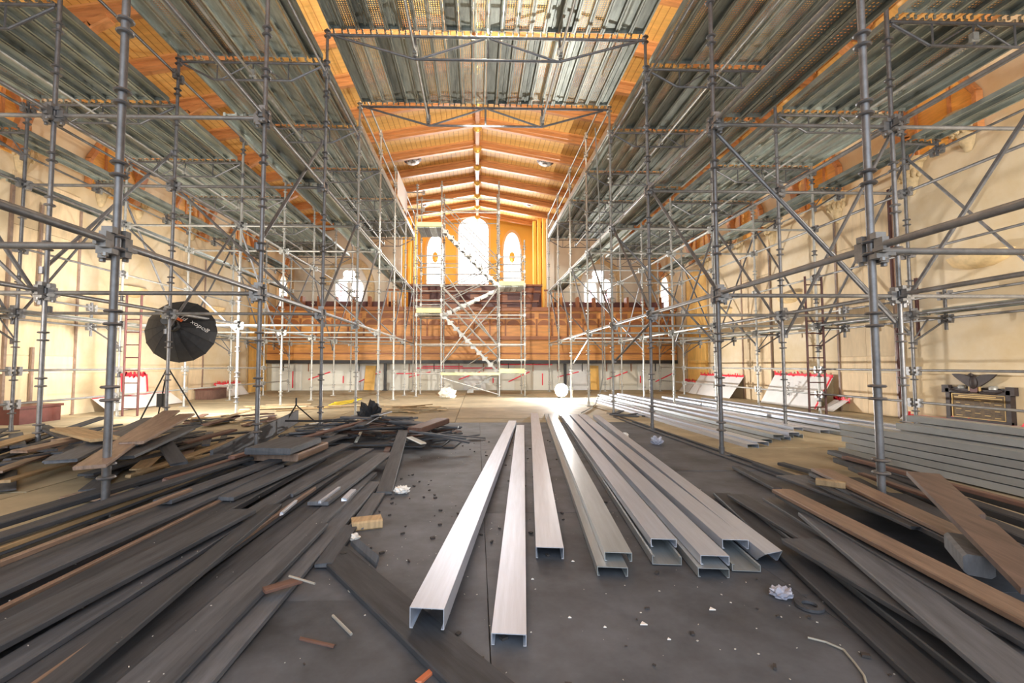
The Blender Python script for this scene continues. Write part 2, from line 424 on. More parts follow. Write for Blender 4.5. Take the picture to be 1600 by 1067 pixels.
# ---- far end: grey gable wall with chancel opening, chancel walls
AX0, AX1 = -3.75, 3.5
ge = MB()
for x0, x1 in ((XW_L, AX0), (AX1, XW_R)):
    xs = [x0 + (x1 - x0) * k / 6 for k in range(7)]
    top = [(x, YG, min(cz(x) + 0.05, 8.6)) for x in xs]
    ge.poly([(x0, YG, -0.02), (x1, YG, -0.02)] + top[::-1], (0, 0.25, 0))
wall_e = ge.build('wall_end', grey_pl); tag(wall_e, kind='structure')
for x in (AX0, AX1):
    m = MB(); m.box((x, YG - 0.04, 4.4), (0.36, 0.14, 7.4)); m.build('pilaster', white_w, wall_e)
    for k in range(3):
        m = MB(); m.box((x + (0.26 + 0.2 * k) * (1 if x < 0 else -1), YG + 0.3 + 0.25 * k, 4.4), (0.14, 0.2, 7.6)); m.build('reveal_moulding', yellow_w, wall_e)
ce = MB(); ce.poly([(AX0 - 0.4, YE, 0), (AX1 + 0.4, YE, 0), (AX1 + 0.4, YE, cz(AX1) + .05), (0, YE, ZR + 0.05), (AX0 - 0.4, YE, cz(AX0) + .05)], (0, 0.25, 0))
wall_c = ce.build('wall_chancel', yellow_w); tag(wall_c, kind='structure')
for s, x in ((-1, AX0), (1, AX1)):
    m = MB(); m.box((x + s * 0.3, (YG + 0.26 + YE) / 2, 4.2), (0.3, YE - YG - 0.27, 8.4)); m.build('reveal', yellow_w, wall_c)

def arch_pts(cx, y, w_, z0, zs, za, n=8):
    """pointed arch outline: springing at zs, apex za"""
    pts = [V((cx - w_ / 2, y, z0)), V((cx + w_ / 2, y, z0))]
    for k in range(n + 1):
        t = k / n; pts.append(V((cx + w_ / 2 * (1 - t ** 1.6), y, zs + (za - zs) * math.sin(t * math.pi / 2) ** 0.92)))
    for k in range(n - 1, -1, -1):
        t = k / n; pts.append(V((cx - w_ / 2 * (1 - t ** 1.6), y, zs + (za - zs) * math.sin(t * math.pi / 2) ** 0.92)))
    return pts
def lancet(name, cx, y, w_, z0, zs, za, bars=6, pad=0.12, fm=None):
    g = MB(); g.poly(arch_pts(cx, y - 0.02, w_, z0, zs, za), (0, 0.015, 0)); o = g.build(name, lit_glass); tag(o, kind='structure')
    a = arch_pts(cx, y - 0.07, w_, z0, zs, za); b_ = arch_pts(cx, y - 0.07, w_ + 2 * pad, z0 - pad, zs, za + pad * 1.3)
    f = MB(); n = len(a)
    for i in range(n):
        j = (i + 1) % n; f.poly([a[i], a[j], b_[j], b_[i]], (0, 0.07, 0))
    f.build('window_frame', fm or tracery, o)
    for k in range(1, bars):
        z = z0 + (zs - z0) * k / bars; q = MB(); q.box((cx, y - 0.035, z), (w_, 0.015, 0.022)); q.build('glazing_bar', glass_d, o)
    return o
def px_win(name, u0, u1, vb, vs, va, Y, bars, **k):
    a = at(u0, vb, Y); b_ = at(u1, vb, Y); return lancet(name, (a.x + b_.x) / 2, Y, b_.x - a.x, a.z, at((u0 + u1) / 2, vs, Y).z, at((u0 + u1) / 2, va, Y).z, bars, **k)
frm = mat('cream_window_frame', (0.85, 0.62, 0.36), 0.7)
win1 = px_win('window_1', 667, 693, 450, 392, 368, YE, 5, fm=frm)
win2 = px_win('window_2', 716, 763, 452, 358, 340, YE, 8, fm=frm)
win3 = px_win('window_3', 787, 813, 441, 392, 364, YE, 5, fm=frm)
for wn, u, vv in ((win1, 680, 402), (win3, 800, 402)):   # small medallions in the side lancets
    p = at(u, vv, YE - 0.06); m = MB(); m.lathe([(0.001, -0.3), (0.12, -0.2), (0.15, 0), (0.12, 0.2), (0.001, 0.3)], p, 12); m.v = [V((v.x, p.y + (v.y - p.y) * 0.15, v.z)) for v in m.v]; m.build('medallion', gold, wn, True)
def gothic(name, u0, u1, vb, va):
    a = at(u0, vb, YG); b_ = at(u1, vb, YG); cx = (a.x + b_.x) / 2; W = b_.x - a.x; z0 = a.z; za = at(cx, va, YG).z if False else at((u0 + u1) / 2, va, YG).z
    zs = z0 + (za - z0) * 0.5
    # stone surround with two lancets and a quatrefoil
    s = MB(); s.poly(arch_pts(cx, YG - 0.03, W * 1.12, z0 - 0.05, zs, za + 0.12), (0, 0.02, 0)); o = s.build(name, tracery); tag(o, kind='structure')
    for sg in (-1, 1):
        g = MB(); g.poly(arch_pts(cx + sg * W * 0.235, YG - 0.05, W * 0.36, z0, z0 + (za - z0) * 0.42, z0 + (za - z0) * 0.66), (0, 0.015, 0)); p = g.build('window_pane', lit_glass, o)
        for k in range(1, 4):
            q = MB(); q.box((cx + sg * W * 0.235, YG - 0.06, z0 + (za - z0) * 0.12 * k), (W * 0.36, 0.012, 0.025)); q.build('glazing_bar', glass_d, p)
        g = MB(); g.box((cx + sg * W * 0.235, YG - 0.058, z0 + (za - z0) * 0.3), (W * 0.07, 0.012, (za - z0) * 0.5)); g.build('coloured_glass', lit_pink, p)
    for k in range(4):
        t = math.pi / 4 + k * math.pi / 2
        g = MB(); c = V((cx + 0.11 * W * math.cos(t), YG - 0.05, z0 + (za - z0) * 0.74 + 0.11 * W * math.sin(t)))
        g.poly([c + V((0.1 * W * math.cos(x * math.pi / 5), 0, 0.1 * W * math.sin(x * math.pi / 5))) for x in range(10)], (0, 0.014, 0)); g.build('quatrefoil_pane', lit_glass, o)
    f = MB(); a2 = arch_pts(cx, YG - 0.16, W * 1.12, z0 - 0.05, zs, za + 0.12, 10); b2 = arch_pts(cx, YG - 0.16, W * 1.5, z0 - 0.05, zs, za + 0.45, 10)
    for i in range(1, len(a2) - 1): f.poly([a2[i], a2[i + 1], b2[i + 1], b2[i]], (0, 0.15, 0))
    f.build('hood_mould', stone, o)
    for k, sg in enumerate((-1, 1)):
        pass
gothic('window_4', 519, 572, 476, 417)
gothic('window_5', 909, 960, 476, 417)

# side windows in the flank walls near the gallery (tall pale lancets)
for nm, X, s, ya in (('window_6', XW_R, -1, 19.9), ('window_7', XW_L, 1, 20.2)):
    pts = arch_pts(0, 0, 0.9, 3.1, 4.3, 5.0); M = Matrix.Rotation(math.pi / 2, 4, 'Z')
    g = MB(); g.poly([V((X + s * 0.03, ya + p.x, p.z)) for p in pts], (s * 0.01, 0, 0)); o = g.build(nm, pale_glass); tag(o, kind='structure')
    f = MB(); b2 = arch_pts(0, 0, 1.16, 2.97, 4.3, 5.15)
    for i in range(len(pts)):
        j = (i + 1) % len(pts); f.poly([V((X + s * 0.08, ya + q.x, q.z)) for q in (pts[i], pts[j], b2[j], b2[i])], (-s * 0.06, 0, 0))
    f.build('window_frame', frm, o)
    for k in range(1, 5):
        q = MB(); q.box((X + s * 0.045, ya, 3.1 + 0.25 * k), (0.012, 0.9, 0.02)); q.build('glazing_bar', glass_d, o)

# ---- gallery front (balcony) across the nave
gal = empty('gallery', (0, YB, 0)); tag(gal, 'orange oak gallery front spanning the nave below the windows', 'balcony')
def gbox(name, x0, x1, z0, z1, y, d, m, par=gal):
    b = MB(); b.box(((x0 + x1) / 2, y - YB, (z0 + z1) / 2), (x1 - x0, d, z1 - z0)); o = b.build(name, m, par); return o
gx0, gx1 = XW_L + 0.04, XW_R - 0.04
gbox('soffit_beam', gx0, gx1, 1.12, 1.26, YB + 0.05, 0.4, blackm)
fasc = gbox('lower_fascia', gx0, gx1, 1.26, 2.1, YB + 0.08, 0.3, oak)
gbox('string_moulding', gx0, gx1, 1.5, 1.56, YB - 0.08, 0.04, oak_d)
gbox('middle_moulding', gx0, gx1, 2.1, 2.24, YB + 0.02, 0.5, oak_d)
up = gbox('parapet', gx0, gx1, 2.24, 3.3, YB + 0.12, 0.2, oak)
gbox('top_rail', gx0, gx1, 3.3, 3.46, YB + 0.08, 0.42, oak_d)
nx = 26
for k in range(nx):
    x = gx0 + (gx1 - gx0) * (k + 0.5) / nx; wdt = (gx1 - gx0) / nx
    b = MB(); b.poly([V((x + wdt * 0.42 * math.cos(t * math.pi / 8), YB - YB - 0.01, 2.72 + 0.22 * math.sin(t * math.pi / 8))) for t in range(9)], (0, 0.05, 0)); b.build('blind_arch', oak_d, gal)
    b = MB(); b.box((x - wdt / 2, 0.0, 2.62), (0.06, 0.1, 0.7)); b.build('stile', oak_d, gal)
    b = MB(); b.box((x, -0.0, 3.1), (wdt * 0.72, 0.06, 0.2)); b.build('frieze_panel', oak_d, gal)
for x0, x1, zt in ((gx0, AX0 + 0.2, 3.85), (AX1 - 0.2, gx1, 3.85)):
    gbox('rear_screen', x0, x1, 3.3, zt, YB + 1.2, 0.12, dark_w)
    for k in range(7):
        x = x0 + (x1 - x0) * (k + 0.5) / 7; gbox('pew_end', x - 0.05, x + 0.05, 3.3, 4.0, YB + 0.8, 0.35, oak_d)
# tiers of dark seating in the chancel opening
for k, (hw, z0, z1, y) in enumerate(((2.7, 3.2, 3.75, 19.6), (2.9, 3.7, 4.3, 20.4), (3.1, 4.2, 4.72, 21.2))):
    t = gbox('seating_tier', -hw - 0.1, hw - 0.1, z0 - 2.0, z1, y, 0.2, dark_w)
    gbox('tier_rail', -hw - 0.15, hw - 0.05, z1, z1 + 0.09, y - 0.04, 0.3, oak_d)
    for j in range(5):
        x = -hw + 2 * hw * (j + 0.5) / 5; gbox('tier_panel', x - 0.3, x + 0.2, z0 + 0.1, z1 - 0.08, y - 0.11, 0.04, oak_d)
gbox('gallery_deck', gx0, gx1, 1.16, 1.26, YB + 1.4, 2.4, dark_w)
# little spindle gates at both ends of the tiers
for sx in (-1, 1):
    for j in range(5):
        gbox('spindle', sx * (3.0 + 0.17 * j) - 0.12, sx * (3.0 + 0.17 * j) - 0.07, 3.46, 4.25, YB + 0.35, 0.05, oak)
    gbox('gate_rail', sx * 3.35 - 0.5, sx * 3.35 + 0.3, 4.2, 4.27, YB + 0.35, 0.07, oak_d)

# ---- boarded-up wall below the gallery
ub = MB(); ub.box(((XW_L + XW_R) / 2, YB + 0.55, 0.6), (XW_R - XW_L, 0.1, 1.25)); wub = ub.build('wall_under_gallery', white_w); tag(wub, kind='structure')
x = XW_L + 0.05; k = 0
while x < XW_R - 0.3:
    wd = (1.22, 0.8, 1.5, 0.95)[k % 4]; xe = min(x + wd, XW_R - 0.05); zt = (0.78, 1.12, 0.7, 1.0, 1.14)[k % 5]
    b = MB(); b.box(((x + xe) / 2, YB + 0.48, zt / 2), (xe - x - 0.02, 0.03, zt)); b.build('wall_board', (white_w, grey_pl, white_w, plastic)[k % 4], wub)
    x = xe; k += 1
for k in range(16):
    x = XW_L + 0.5 + k * 1.05
    b = MB(); b.box((x, YB + 0.44, 0.96), (0.03, 0.04, 0.34)); b.build('stud_post', oak_d if k % 3 else blackm, wub)
    b = MB()
    if k % 2 == 0: b.box((x + 0.4, YB + 0.45, 0.45), (0.045, 0.02, 0.7 - 0.2 * (k % 3)))
    else: b.bar((x, YB + 0.45, 0.35 + 0.1 * (k % 3)), (x + 0.9, YB + 0.45, 0.62 + 0.15 * (k % 2)), 0.02, 0.045)
    b.build('tape_strip', tape, wub)
for x0, x1, z in ((-2.6, 0.9, 0.93), (-3.4, -2.2, 0.7), (1.0, 3.2, 1.08), (-2.3, -0.6, 1.0)):
    b = MB(); b.box(((x0 + x1) / 2, YB + 0.44, z), (x1 - x0, 0.02, 0.05)); b.build('tape_strip', tape, wub)
for u0, u1, v0, v1, lab in ((568, 584, 572, 608, 'orange-yellow plywood offcut leaning on the boards below the gallery, left side'), (923, 937, 572, 610, 'tan plywood offcut leaning on the boards below the gallery, right of the floor lamp')):
    a = at(u0, v0, YB + 0.1); c = at(u1, v1, YB + 0.1); b = MB(); b.bar((0, 0, 0), (0.03, 0.2, max(a.z, 1.0)), c.x - a.x, 0.02, V((0, 1, 0)))
    o = b.build('plywood_offcut', ply_o, origin=None); o.location = ((a.x + c.x) / 2, YB + 0.16, 0.02); tag(o, lab, 'plywood')
for u, lab in ((513, 'dark steel post under the gallery left of the stair tower'), (884, 'dark steel post under the gallery behind the floor lamp')):
    p = at(u, 600, YB - 0.02); b = MB(); b.box((0, 0, 0.56), (0.11, 0.11, 1.12)); b.box((0, 0, 0.02), (0.2, 0.2, 0.03)); o = b.build('gallery_post', blackm); o.location = (p.x if u > 600 else at(567 + 34, 600, YB).x, YB + 0.1, 0.0); tag(o, lab, 'post')

# ================================================================== SCAFFOLD
XL = [-2.53, -4.98, -7.39]; XR = [2.88, 5.11, 7.33]
YN = lambda n: 3.22 + 2.13 * n
ZA, PITCH = 1.91, 0.525
ZB = ZA + 4 * PITCH; ZD = 6.11; ZO = 5.34; ZC = 6.62; ZK = 4.86
RT = 0.0255
def cup_mb(mb, x, y, z):
    mb.lathe([(0.026, 0.058), (0.05, 0.056), (0.058, 0.045), (0.05, 0.037), (0.0275, 0.035), (0.0275, -0.032), (0.05, -0.034), (0.058, -0.045), (0.05, -0.053), (0.026, -0.055)], (x, y, z), 12)
CUP = MB(); cup_mb(CUP, 0, 0, 0); CUPM = CUP.mesh('cup_collar', galv_d, True)
# wedge coupler seen at the end of a ledger
CO = MB(); CO.box((0, 0.085, 0), (0.05, 0.07, 0.11)); CO.box((0, 0.06, 0.075), (0.075, 0.05, 0.045)); CO.box((0.0, 0.06, -0.075), (0.085, 0.06, 0.035)); CO.box((0.03, 0.1, -0.03), (0.025, 0.09, 0.025)); CO.lathe([(0.001, 0.012), (0.02, 0.012), (0.02, -0.012), (0.001, -0.012)], (0, 0.09, -0.1), 8)
COM = CO.mesh('end_coupler', galv_m)

def scaffold(side):
    X = XL if side < 0 else XR
    word = 'left' if side < 0 else 'right'
    root = empty('scaffold', (X[1], YN(3), 0))
    tag(root, f'tall galvanised tube scaffold filling the {word} aisle along the {word} wall', 'scaffold')
    off = V((X[1], YN(3), 0))
    def add(name, mb, m, par=root, smooth=True):
        mb.v = [v - off for v in mb.v]; return mb.build(name, m, par, smooth)
    def coupler(p, q, par):
        s, d, u = frame(V(p), V(q)); o = link('end_coupler', COM, par)
        o.matrix_local = Matrix.Translation(V(p) - off) @ Matrix((s, d, u)).transposed().to_4x4()
    def ledger(p, q, name='ledger', r=RT * 0.95, near=False, m=None):
        p = V(p); q = V(q); d = (q - p).normalized(); b = MB(); b.tube(p + d * 0.07, q - d * 0.07, r, 10)
        if not near:
            for e, s in ((p, 1), (q, -1)):
                b.box(e + d * s * 0.09, (0.05, 0.05, 0.12)); b.box(e + d * s * 0.07, (0.075, 0.075, 0.035)); b.box(e + d * s * 0.075 + V((0, 0, -0.07)), (0.06, 0.06, 0.03))
        o = add(name, b, m or (galv_m if min(p.y, q.y) < YN(2) + .1 else galv))  # near ledgers take the darker shaded copy, far ones the pale lit one
        if near:
            coupler(p, q, o); coupler(q, p, o)
        return o
    def brace(p, q):
        p = V(p); q = V(q); b = MB(); b.tube(p, q, RT * 0.86, 8)
        for e in (p, q): b.lathe([(0.001, 0.04), (0.035, 0.04), (0.035, -0.04), (0.001, -0.04)], e, 8)
        return add('brace', b, galv_d)
    jog = side * 0.045
    # standards
    for r in range(3):
        for n in range(0, 8):
            x = X[r]; y = YN(n)
            top = (6.72 if n < 4 else 7.2) if r == 0 else (6.3 if r == 1 else 5.95)
            b = MB(); b.tube((x, y, 0.02), (x, y, top), RT, 12)
            b.box((x, y, 0.012), (0.15, 0.15, 0.012)); b.tube((x, y, 0.02), (x, y, 0.1), RT * 1.25, 10)
            if r == 0 and n >= 4: b.tube((x, y, 6.95), (x, y, 7.22), RT * 1.2, 10)
            near = n <= 2 or (n == 3 and r > 0)
            zs = []
            z = ZA - 3 * PITCH
            while z < top - 0.05: zs.append(z); z += PITCH
            if not near:
                for z in zs: cup_mb(b, x, y, z)
            st = add('standard', b, galv_d if n < 3 else galv)  # same steel throughout: shade coloured into near standards, far ones left pale as lit
            if near:
                for z in zs:
                    c = link('cup_collar', CUPM, st); c.location = V((x, y, z)) - off
    # ledgers along the nave
    for r in range(3):
        for n in range(-1 if r == 0 else 0, 7):
            y0, y1 = YN(n), YN(n + 1); nr = n <= 1
            ledger((X[r], y0, ZA), (X[r], y1, ZA), near=nr, r=RT * 1.05)
            ledger((X[r], y0, ZB), (X[r], y1, ZB), near=nr and r < 2)
            if r == 2:
                for z in (0.44, 0.97): ledger((X[r], y0, z), (X[r], y1, z), 'guard_rail', RT * 0.8)
                ledger((X[r], y0, 5.26), (X[r], y1, 5.26)); ledger((X[r], y0, 2.95), (X[r], y1, 2.95), 'guard_rail', RT * 0.75)
            if r == 1 and n >= 1: ledger((X[r], y0, 5.86), (X[r], y1, 5.86), r=RT * 0.85)
            if r == 0 and n >= 3:
                for z in (7.12, 6.62): ledger((X[r], y0, z), (X[r], y1, z), 'guard_rail', RT * 0.85)
            if r == 0 and 1 <= n < 3: ledger((X[r], y0, 5.92), (X[r], y1, 5.92), r=RT * 0.85)
    # ledgers across the aisle
    for n in range(0, 8):
        y = YN(n)
        for r in (0, 1):
            ledger((X[r], y, ZA - 0.02), (X[r + 1], y, ZA - 0.02), near=n <= 1)
            if n >= 1: ledger((X[r], y, ZB - 0.02), (X[r + 1], y, ZB - 0.02), near=n == 1)
    # trusses that carry the decks
    def truss(x0, x1, y, z, depth):
        L = x1 - x0; b = MB(); b.tube((x0 + 0.05 * side * 0 + 0.04, y, z), (x1 - 0.04, y, z), 0.021, 8); t = add('deck_truss', b, galv_d)
        b = MB(); p = [V((x0 + 0.06, y, z - 0.03)), V((x0 + 0.24 * L, y, z - depth)), V((x0 + 0.76 * L, y, z - depth)), V((x1 - 0.06, y, z - 0.03))]
        for a, c in zip(p, p[1:]): b.tube(a, c, 0.018, 8)
        add('lower_chord', b, galv_d, t)
        b = MB()
        for a in (0.26, 0.5, 0.74): b.tube((x0 + a * L, y, z), (x0 + a * L, y, z - depth), 0.012, 6)
        b.tube((x0 + 0.28 * L, y, z - depth), (x0 + 0.48 * L, y, z - 0.02), 0.011, 6); b.tube((x0 + 0.72 * L, y, z - depth), (x0 + 0.52 * L, y, z - 0.02), 0.011, 6)
        o = add('web', b, galv_d, t)
        b = MB(); b.box((x0 + 0.5 * L, y, z - depth * 0.6), (0.07, 0.06, 0.1)); b.tube((x0 + .5 * L - .05, y, z - depth * .75), (x0 + .5 * L + .05, y, z - depth * .75), 0.025, 8); add('clamp', b, galv, t)
    for n in range(1, 8):
        y = YN(n); a, c = sorted((X[0], X[1])); truss(a, c, y, ZD, 0.3)
        a, c = sorted((X[1], X[2])); truss(a, c, y, ZO, 0.3)
    for n in range(1, 7):
        for r, z in ((0, ZD - 0.22), (1, ZO - 0.22)):
            x = (X[r] + X[r + 1]) / 2; b = MB(); b.tube((x, YN(n), z), (x, YN(n + 1), z), RT * 0.8, 8); add('truss_tie', b, galv)
    # side brackets towards the wall, with stub posts and their rail
    for n in range(0, 8):
        for zk, up_ in ((ZK, 0.16), (ZA - 0.06, 0.5)):
            x0 = X[2]; x1 = X[2] + side * 0.6; y = YN(n); b = MB()
            b.tube((x0, y, zk), (x1, y, zk), 0.02, 8); b.tube((x0, y, zk - 0.42), (x1, y, zk - 0.03), 0.017, 8); b.tube((x0, y, zk - 0.4), (x0 + side * 0.3, y, zk), 0.012, 6)
            b.box((x0 + side * 0.03, y, zk - 0.42), (0.07, 0.06, 0.08)); br = add('side_bracket', b, galv_d)
            b = MB(); b.tube((x1, y, zk - 0.2), (x1, y, zk + up_), RT, 8); cup_mb(b, x1, y, zk); add('stub_post', b, galv_d, br)
    for n in range(0, 7):
        ledger((X[2] + side * 0.6, YN(n), ZA - 0.06), (X[2] + side * 0.6, YN(n + 1), ZA - 0.06), r=RT * 0.8)
        ledger((X[2] + side * 0.6, YN(n), ZA + 0.34), (X[2] + side * 0.6, YN(n + 1), ZA + 0.34), 'guard_rail', RT * 0.8)
        ledger((X[2] + side * 0.6, YN(n), ZK - 0.1), (X[2] + side * 0.6, YN(n + 1), ZK - 0.1), r=RT * 0.75)
    # diagonal braces
    j = side * 0.05
    for n in range(1, 7):
        hi, lo = (ZB, ZA - 0.05) if (side > 0 or n > 1) else (4.75, 2.45)
        brace((X[0] + j, YN(n + 1), hi), (X[0] + j, YN(n), lo))
    if side > 0:
        brace((X[0] + j, YN(2), ZA - 0.1), (X[0] + j, YN(3), 1.15)); brace((X[0] + j, YN(4), ZA - 0.1), (X[0] + j, YN(5), 1.1))
    for n in range(1, 8):
        y = YN(n) + 0.05
        if side > 0:
            if n in (1, 3, 5, 7): brace((X[0], y, ZB - 0.03), (X[1], y, 1.55))
            if n in (2, 4, 6): brace((X[1], y, ZB - 0.03), (X[2], y, 1.6))
        else:
            if n in (2, 4, 6): brace((X[1], y, ZB - 0.03), (X[0], y, 1.72))
            if n in (1, 3, 5): brace((X[2], y, ZB - 0.03), (X[1], y, 1.7))
    brace((X[1] + j, YN(1), ZA - 0.12), (X[1] + j, YN(0), 4.4))
    if side > 0: brace((X[1] + j, YN(1), ZB), (X[1] + j, YN(2), 1.55))
    else: brace((X[1] + j, YN(1), 2.15), (X[1] + j, YN(2), 4.55))
    for n in range(2, 7):
        if n % 2 == 0: brace((X[1] + j, YN(n + 1), ZB), (X[1] + j, YN(n), 1.6))
        else: brace((X[1] + j, YN(n), ZB), (X[1] + j, YN(n + 1), 1.6))
    for n in range(1, 7):
        a, c = (n + 1, n) if (n % 2) == (1 if side > 0 else 0) else (n, n + 1)
        brace((X[2] + j, YN(a), ZB + 0.6), (X[2] + j, YN(c), 1.75))
    # toe board clipped along the inner deck edge
    for n in range(3, 7):
        b = MB(); b.box((X[0] - side * 0.0, (YN(n) + YN(n + 1)) / 2, ZD + 0.13), (0.03, 2.06, 0.15)); add('toe_board', b, galv, smooth=False)
    return root
scaf_l = scaffold(-1)
scaf_r = scaffold(1)

# ---- central bridge trusses
def bridge(n, label):
    y = YN(n); x0, x1 = XL[0] + 0.03, XR[0] - 0.03; L = x1 - x0; z = ZC; dp = 0.4
    r = empty('bridge_truss', ((x0 + x1) / 2, y, z)); off = V((((x0 + x1) / 2), y, z))
    def add(name, b, m=galv_d):
        b.v = [v - off for v in b.v]; return b.build(name, m, r, True)
    b = MB(); b.tube((x0, y, z), (x1, y, z), 0.026, 10); add('top_chord', b)
    b = MB(); b.tube((x0 + 0.27 * L, y, z - dp), (x0 + 0.73 * L, y, z - dp), 0.024, 10); add('bottom_chord', b)
    for a, c in ((0.02, 0.27), (0.98, 0.73)): b = MB(); b.tube((x0 + a * L, y, z - 0.02), (x0 + c * L, y, z - dp), 0.022, 8); add('end_diagonal', b)
    for a, c in ((0.28, 0.49), (0.72, 0.51)): b = MB(); b.tube((x0 + a * L, y, z - dp), (x0 + c * L, y, z - 0.02), 0.02, 8); add('diagonal', b)
    for a in (0.27, 0.5, 0.73): b = MB(); b.tube((x0 + a * L, y, z), (x0 + a * L, y, z - dp), 0.022, 8); add('post', b)
    for a in (0.27, 0.73):
        b = MB(); b.box((x0 + a * L, y, z - 0.24), (0.09, 0.08, 0.12)); b.lathe([(0.001, 0.03), (0.045, 0.03), (0.045, -0.03), (0.001, -0.03)], (x0 + a * L, y, z - 0.33), 8); add('clamp', b, galv)
    tag(r, label, 'truss', 'bridge trusses across the nave')
bridge(1, 'dark steel bridge truss overhead carrying the start of the central deck')
bridge(2, 'dark steel bridge truss under the middle of the central deck')
bridge(3, 'dark steel bridge truss at the far edge of the central deck')
for n in (1, 2):
    for k, a in enumerate((0.27, 0.73)):
        x = XL[0] + 0.03 + a * (XR[0] - XL[0] - 0.06); b = MB(); L = 2.05; b.tube((0, -L / 2, 0), (0, L / 2, 0), 0.024, 10)
        for s in (-1, 1): b.box((0, s * (L / 2 - 0.02), 0), (0.06, 0.05, 0.1))
        o = b.build('tie_tube', galv, smooth=True); o.location = (x, (YN(n) + YN(n + 1)) / 2, ZC - 0.29)
        tag(o, f'steel tie tube under the {"nearer" if n == 1 else "farther"} central deck bay, {"left" if k == 0 else "right"} of the middle', 'tube', 'tie tubes between the bridge trusses')

# ---- steel planks of all decks, each a thing of its own
PW = 0.232
def plank_mesh(name, m, L=1.95, rib=True):
    w2 = PW / 2; t = 0.004; d = 0.072
    prof = [(-w2, 0), (w2, 0), (w2, -d), (w2 - 0.03, -d), (w2 - 0.03, -d + t), (w2 - t, -d + t), (w2 - t, -t), (0.02, -t)]
    if rib: prof += [(0.012, -0.018), (-0.012, -0.018)]
    prof += [(-0.02, -t), (-w2 + t, -t), (-w2 + t, -d + t), (-w2 + 0.03, -d + t), (-w2 + 0.03, -d), (-w2, -d)]
    b = MB(); b.extr([(x, z) for x, z in prof], (0, -L / 2, 0), (0, L / 2, 0))
    for s in (-1, 1):
        for x in (-0.07, 0.07): b.box((x, s * (L / 2 + 0.03), -0.03), (0.025, 0.09, 0.012)); b.box((x, s * (L / 2 + 0.065), -0.05), (0.025, 0.02, 0.045))
        b.box((0, s * (L / 2 - 0.01), -0.03), (PW - 0.012, 0.01, 0.05))
    return b.mesh(name, m)
PLM = [plank_mesh('steel_plank', plank_m), plank_mesh('steel_plank_plain', plank_m, rib=False), plank_mesh('steel_plank_perforated', plank_p, rib=False)]
BAYW = {0: 'the bay nearest overhead', 1: 'the front bay', 2: 'the second bay', 3: 'the third bay', 4: 'the fourth bay', 5: 'the fifth bay', 6: 'the farthest bay'}
def deck(x0, x1, z, bays, what, group, perf=0.35, count=None):
    nn = count or int((x1 - x0) / 0.243); st = (x1 - x0) / nn
    for n in bays:
        for i in range(nn):
            me = PLM[2] if (random.random() < perf and n < 4) else PLM[random.random() < 0.5]
            o = link('steel_plank', me); o.location = (x0 + st * (i + 0.5), (YN(n) + YN(n + 1)) / 2 + random.uniform(-0.008, 0.008), z + 0.1)
            o.rotation_euler = (0, 0, random.uniform(-0.002, 0.002) + (math.pi if random.random() < 0.5 else 0))
            pos = f'{ORD[i]} plank from the left' if nn > 2 else (('left plank' if i == 0 else 'right plank') if nn == 2 else 'single steel plank')
            tag(o, f'{pos} in {BAYW[n]} of {what}', 'plank', group)
deck(XL[0] + 0.06, XR[0] - 0.06, ZC - 0.0, (1, 2), 'the high central deck', 'steel planks of the central deck', 0.6, 22)
for X, wd in ((XL, 'left'), (XR, 'right')):
    s = -1 if X is XL else 1
    a, c = sorted((X[0] + s * 0.02, X[1] - s * 0.06)); deck(a, c, ZD, range(1, 7), f'the {wd} inner deck', f'steel planks of the {wd} inner deck', 0.4, 9)
    a, c = sorted((X[1] + s * 0.06, X[2] - s * 0.02)); deck(a, c, ZO, range(0, 7), f'the {wd} outer deck', f'steel planks of the {wd} outer deck', 0.35, 9)
    a, c = sorted((X[2] + s * 0.06, X[2] + s * 0.56)); deck(a, c, ZK, range(1, 7), f'the {wd} wall-bracket deck', f'planks on the {wd} wall brackets', 0.1, 2)
    a, c = sorted((X[0] + s * 0.05, X[0] + s * 0.54)); deck(a, c, ZB - 0.02, range(0 if s > 0 else 1, 7), f'the {wd} mid-height walkway', f'planks of the {wd} mid-height walkway', 0.5, 2)
    a, c = sorted((X[2] + s * 0.1, X[2] + s * 0.34)); deck(a, c, ZA - 0.04, range(0, 7), f'the {wd} low wall-bracket walkway', f'planks on the {wd} low wall brackets', 0.0, 1)
a, c = XL[2] - 0.3, XL[2] - 0.05
deck(a, c, ZB, range(0, 7), 'the left wall-side walkway at mid height', 'planks of the left wall-side walkway', 0.0, 1)

# white netting panel on the left guard rail
b = MB(); b.box((0, 0, 0), (0.015, 1.9, 0.78)); o = b.build('guard_panel', white_p); o.location = (XL[0] + 0.05, (YN(5) + YN(6)) / 2, 6.72)
tag(o, 'white guard panel tied to the left deck railing near the stair tower', 'panel')

# ---- ladders
def ladder(x, y, z0, z1, label, w_=0.3):
    r = empty('ladder', (x, y, z0))
    for s in (-1, 1): b = MB(); b.tube((s * w_ / 2, 0, 0), (s * w_ / 2, 0, z1 - z0), 0.022, 8); b.build('stile', redpost, r, True)
    z = 0.15
    while z < z1 - z0 - 0.05: b = MB(); b.tube((-w_ / 2, 0, z), (w_ / 2, 0, z), 0.013, 6); b.build('rung', redpost, r, True); z += 0.26
    tag(r, label, 'ladder')
p = at(1278, 640, YN(3) - 0.12); ladder(p.x, p.y, 0.02, at(1278, 432, YN(3) - 0.12).z, 'dark red steel ladder standing by the right wall before the white plastic sheet', 0.36)
p = at(203, 640, YN(3) - 0.1); ladder(p.x, p.y, 0.02, 2.5, 'dark red steel ladder standing by the left wall behind the softbox', 0.3)

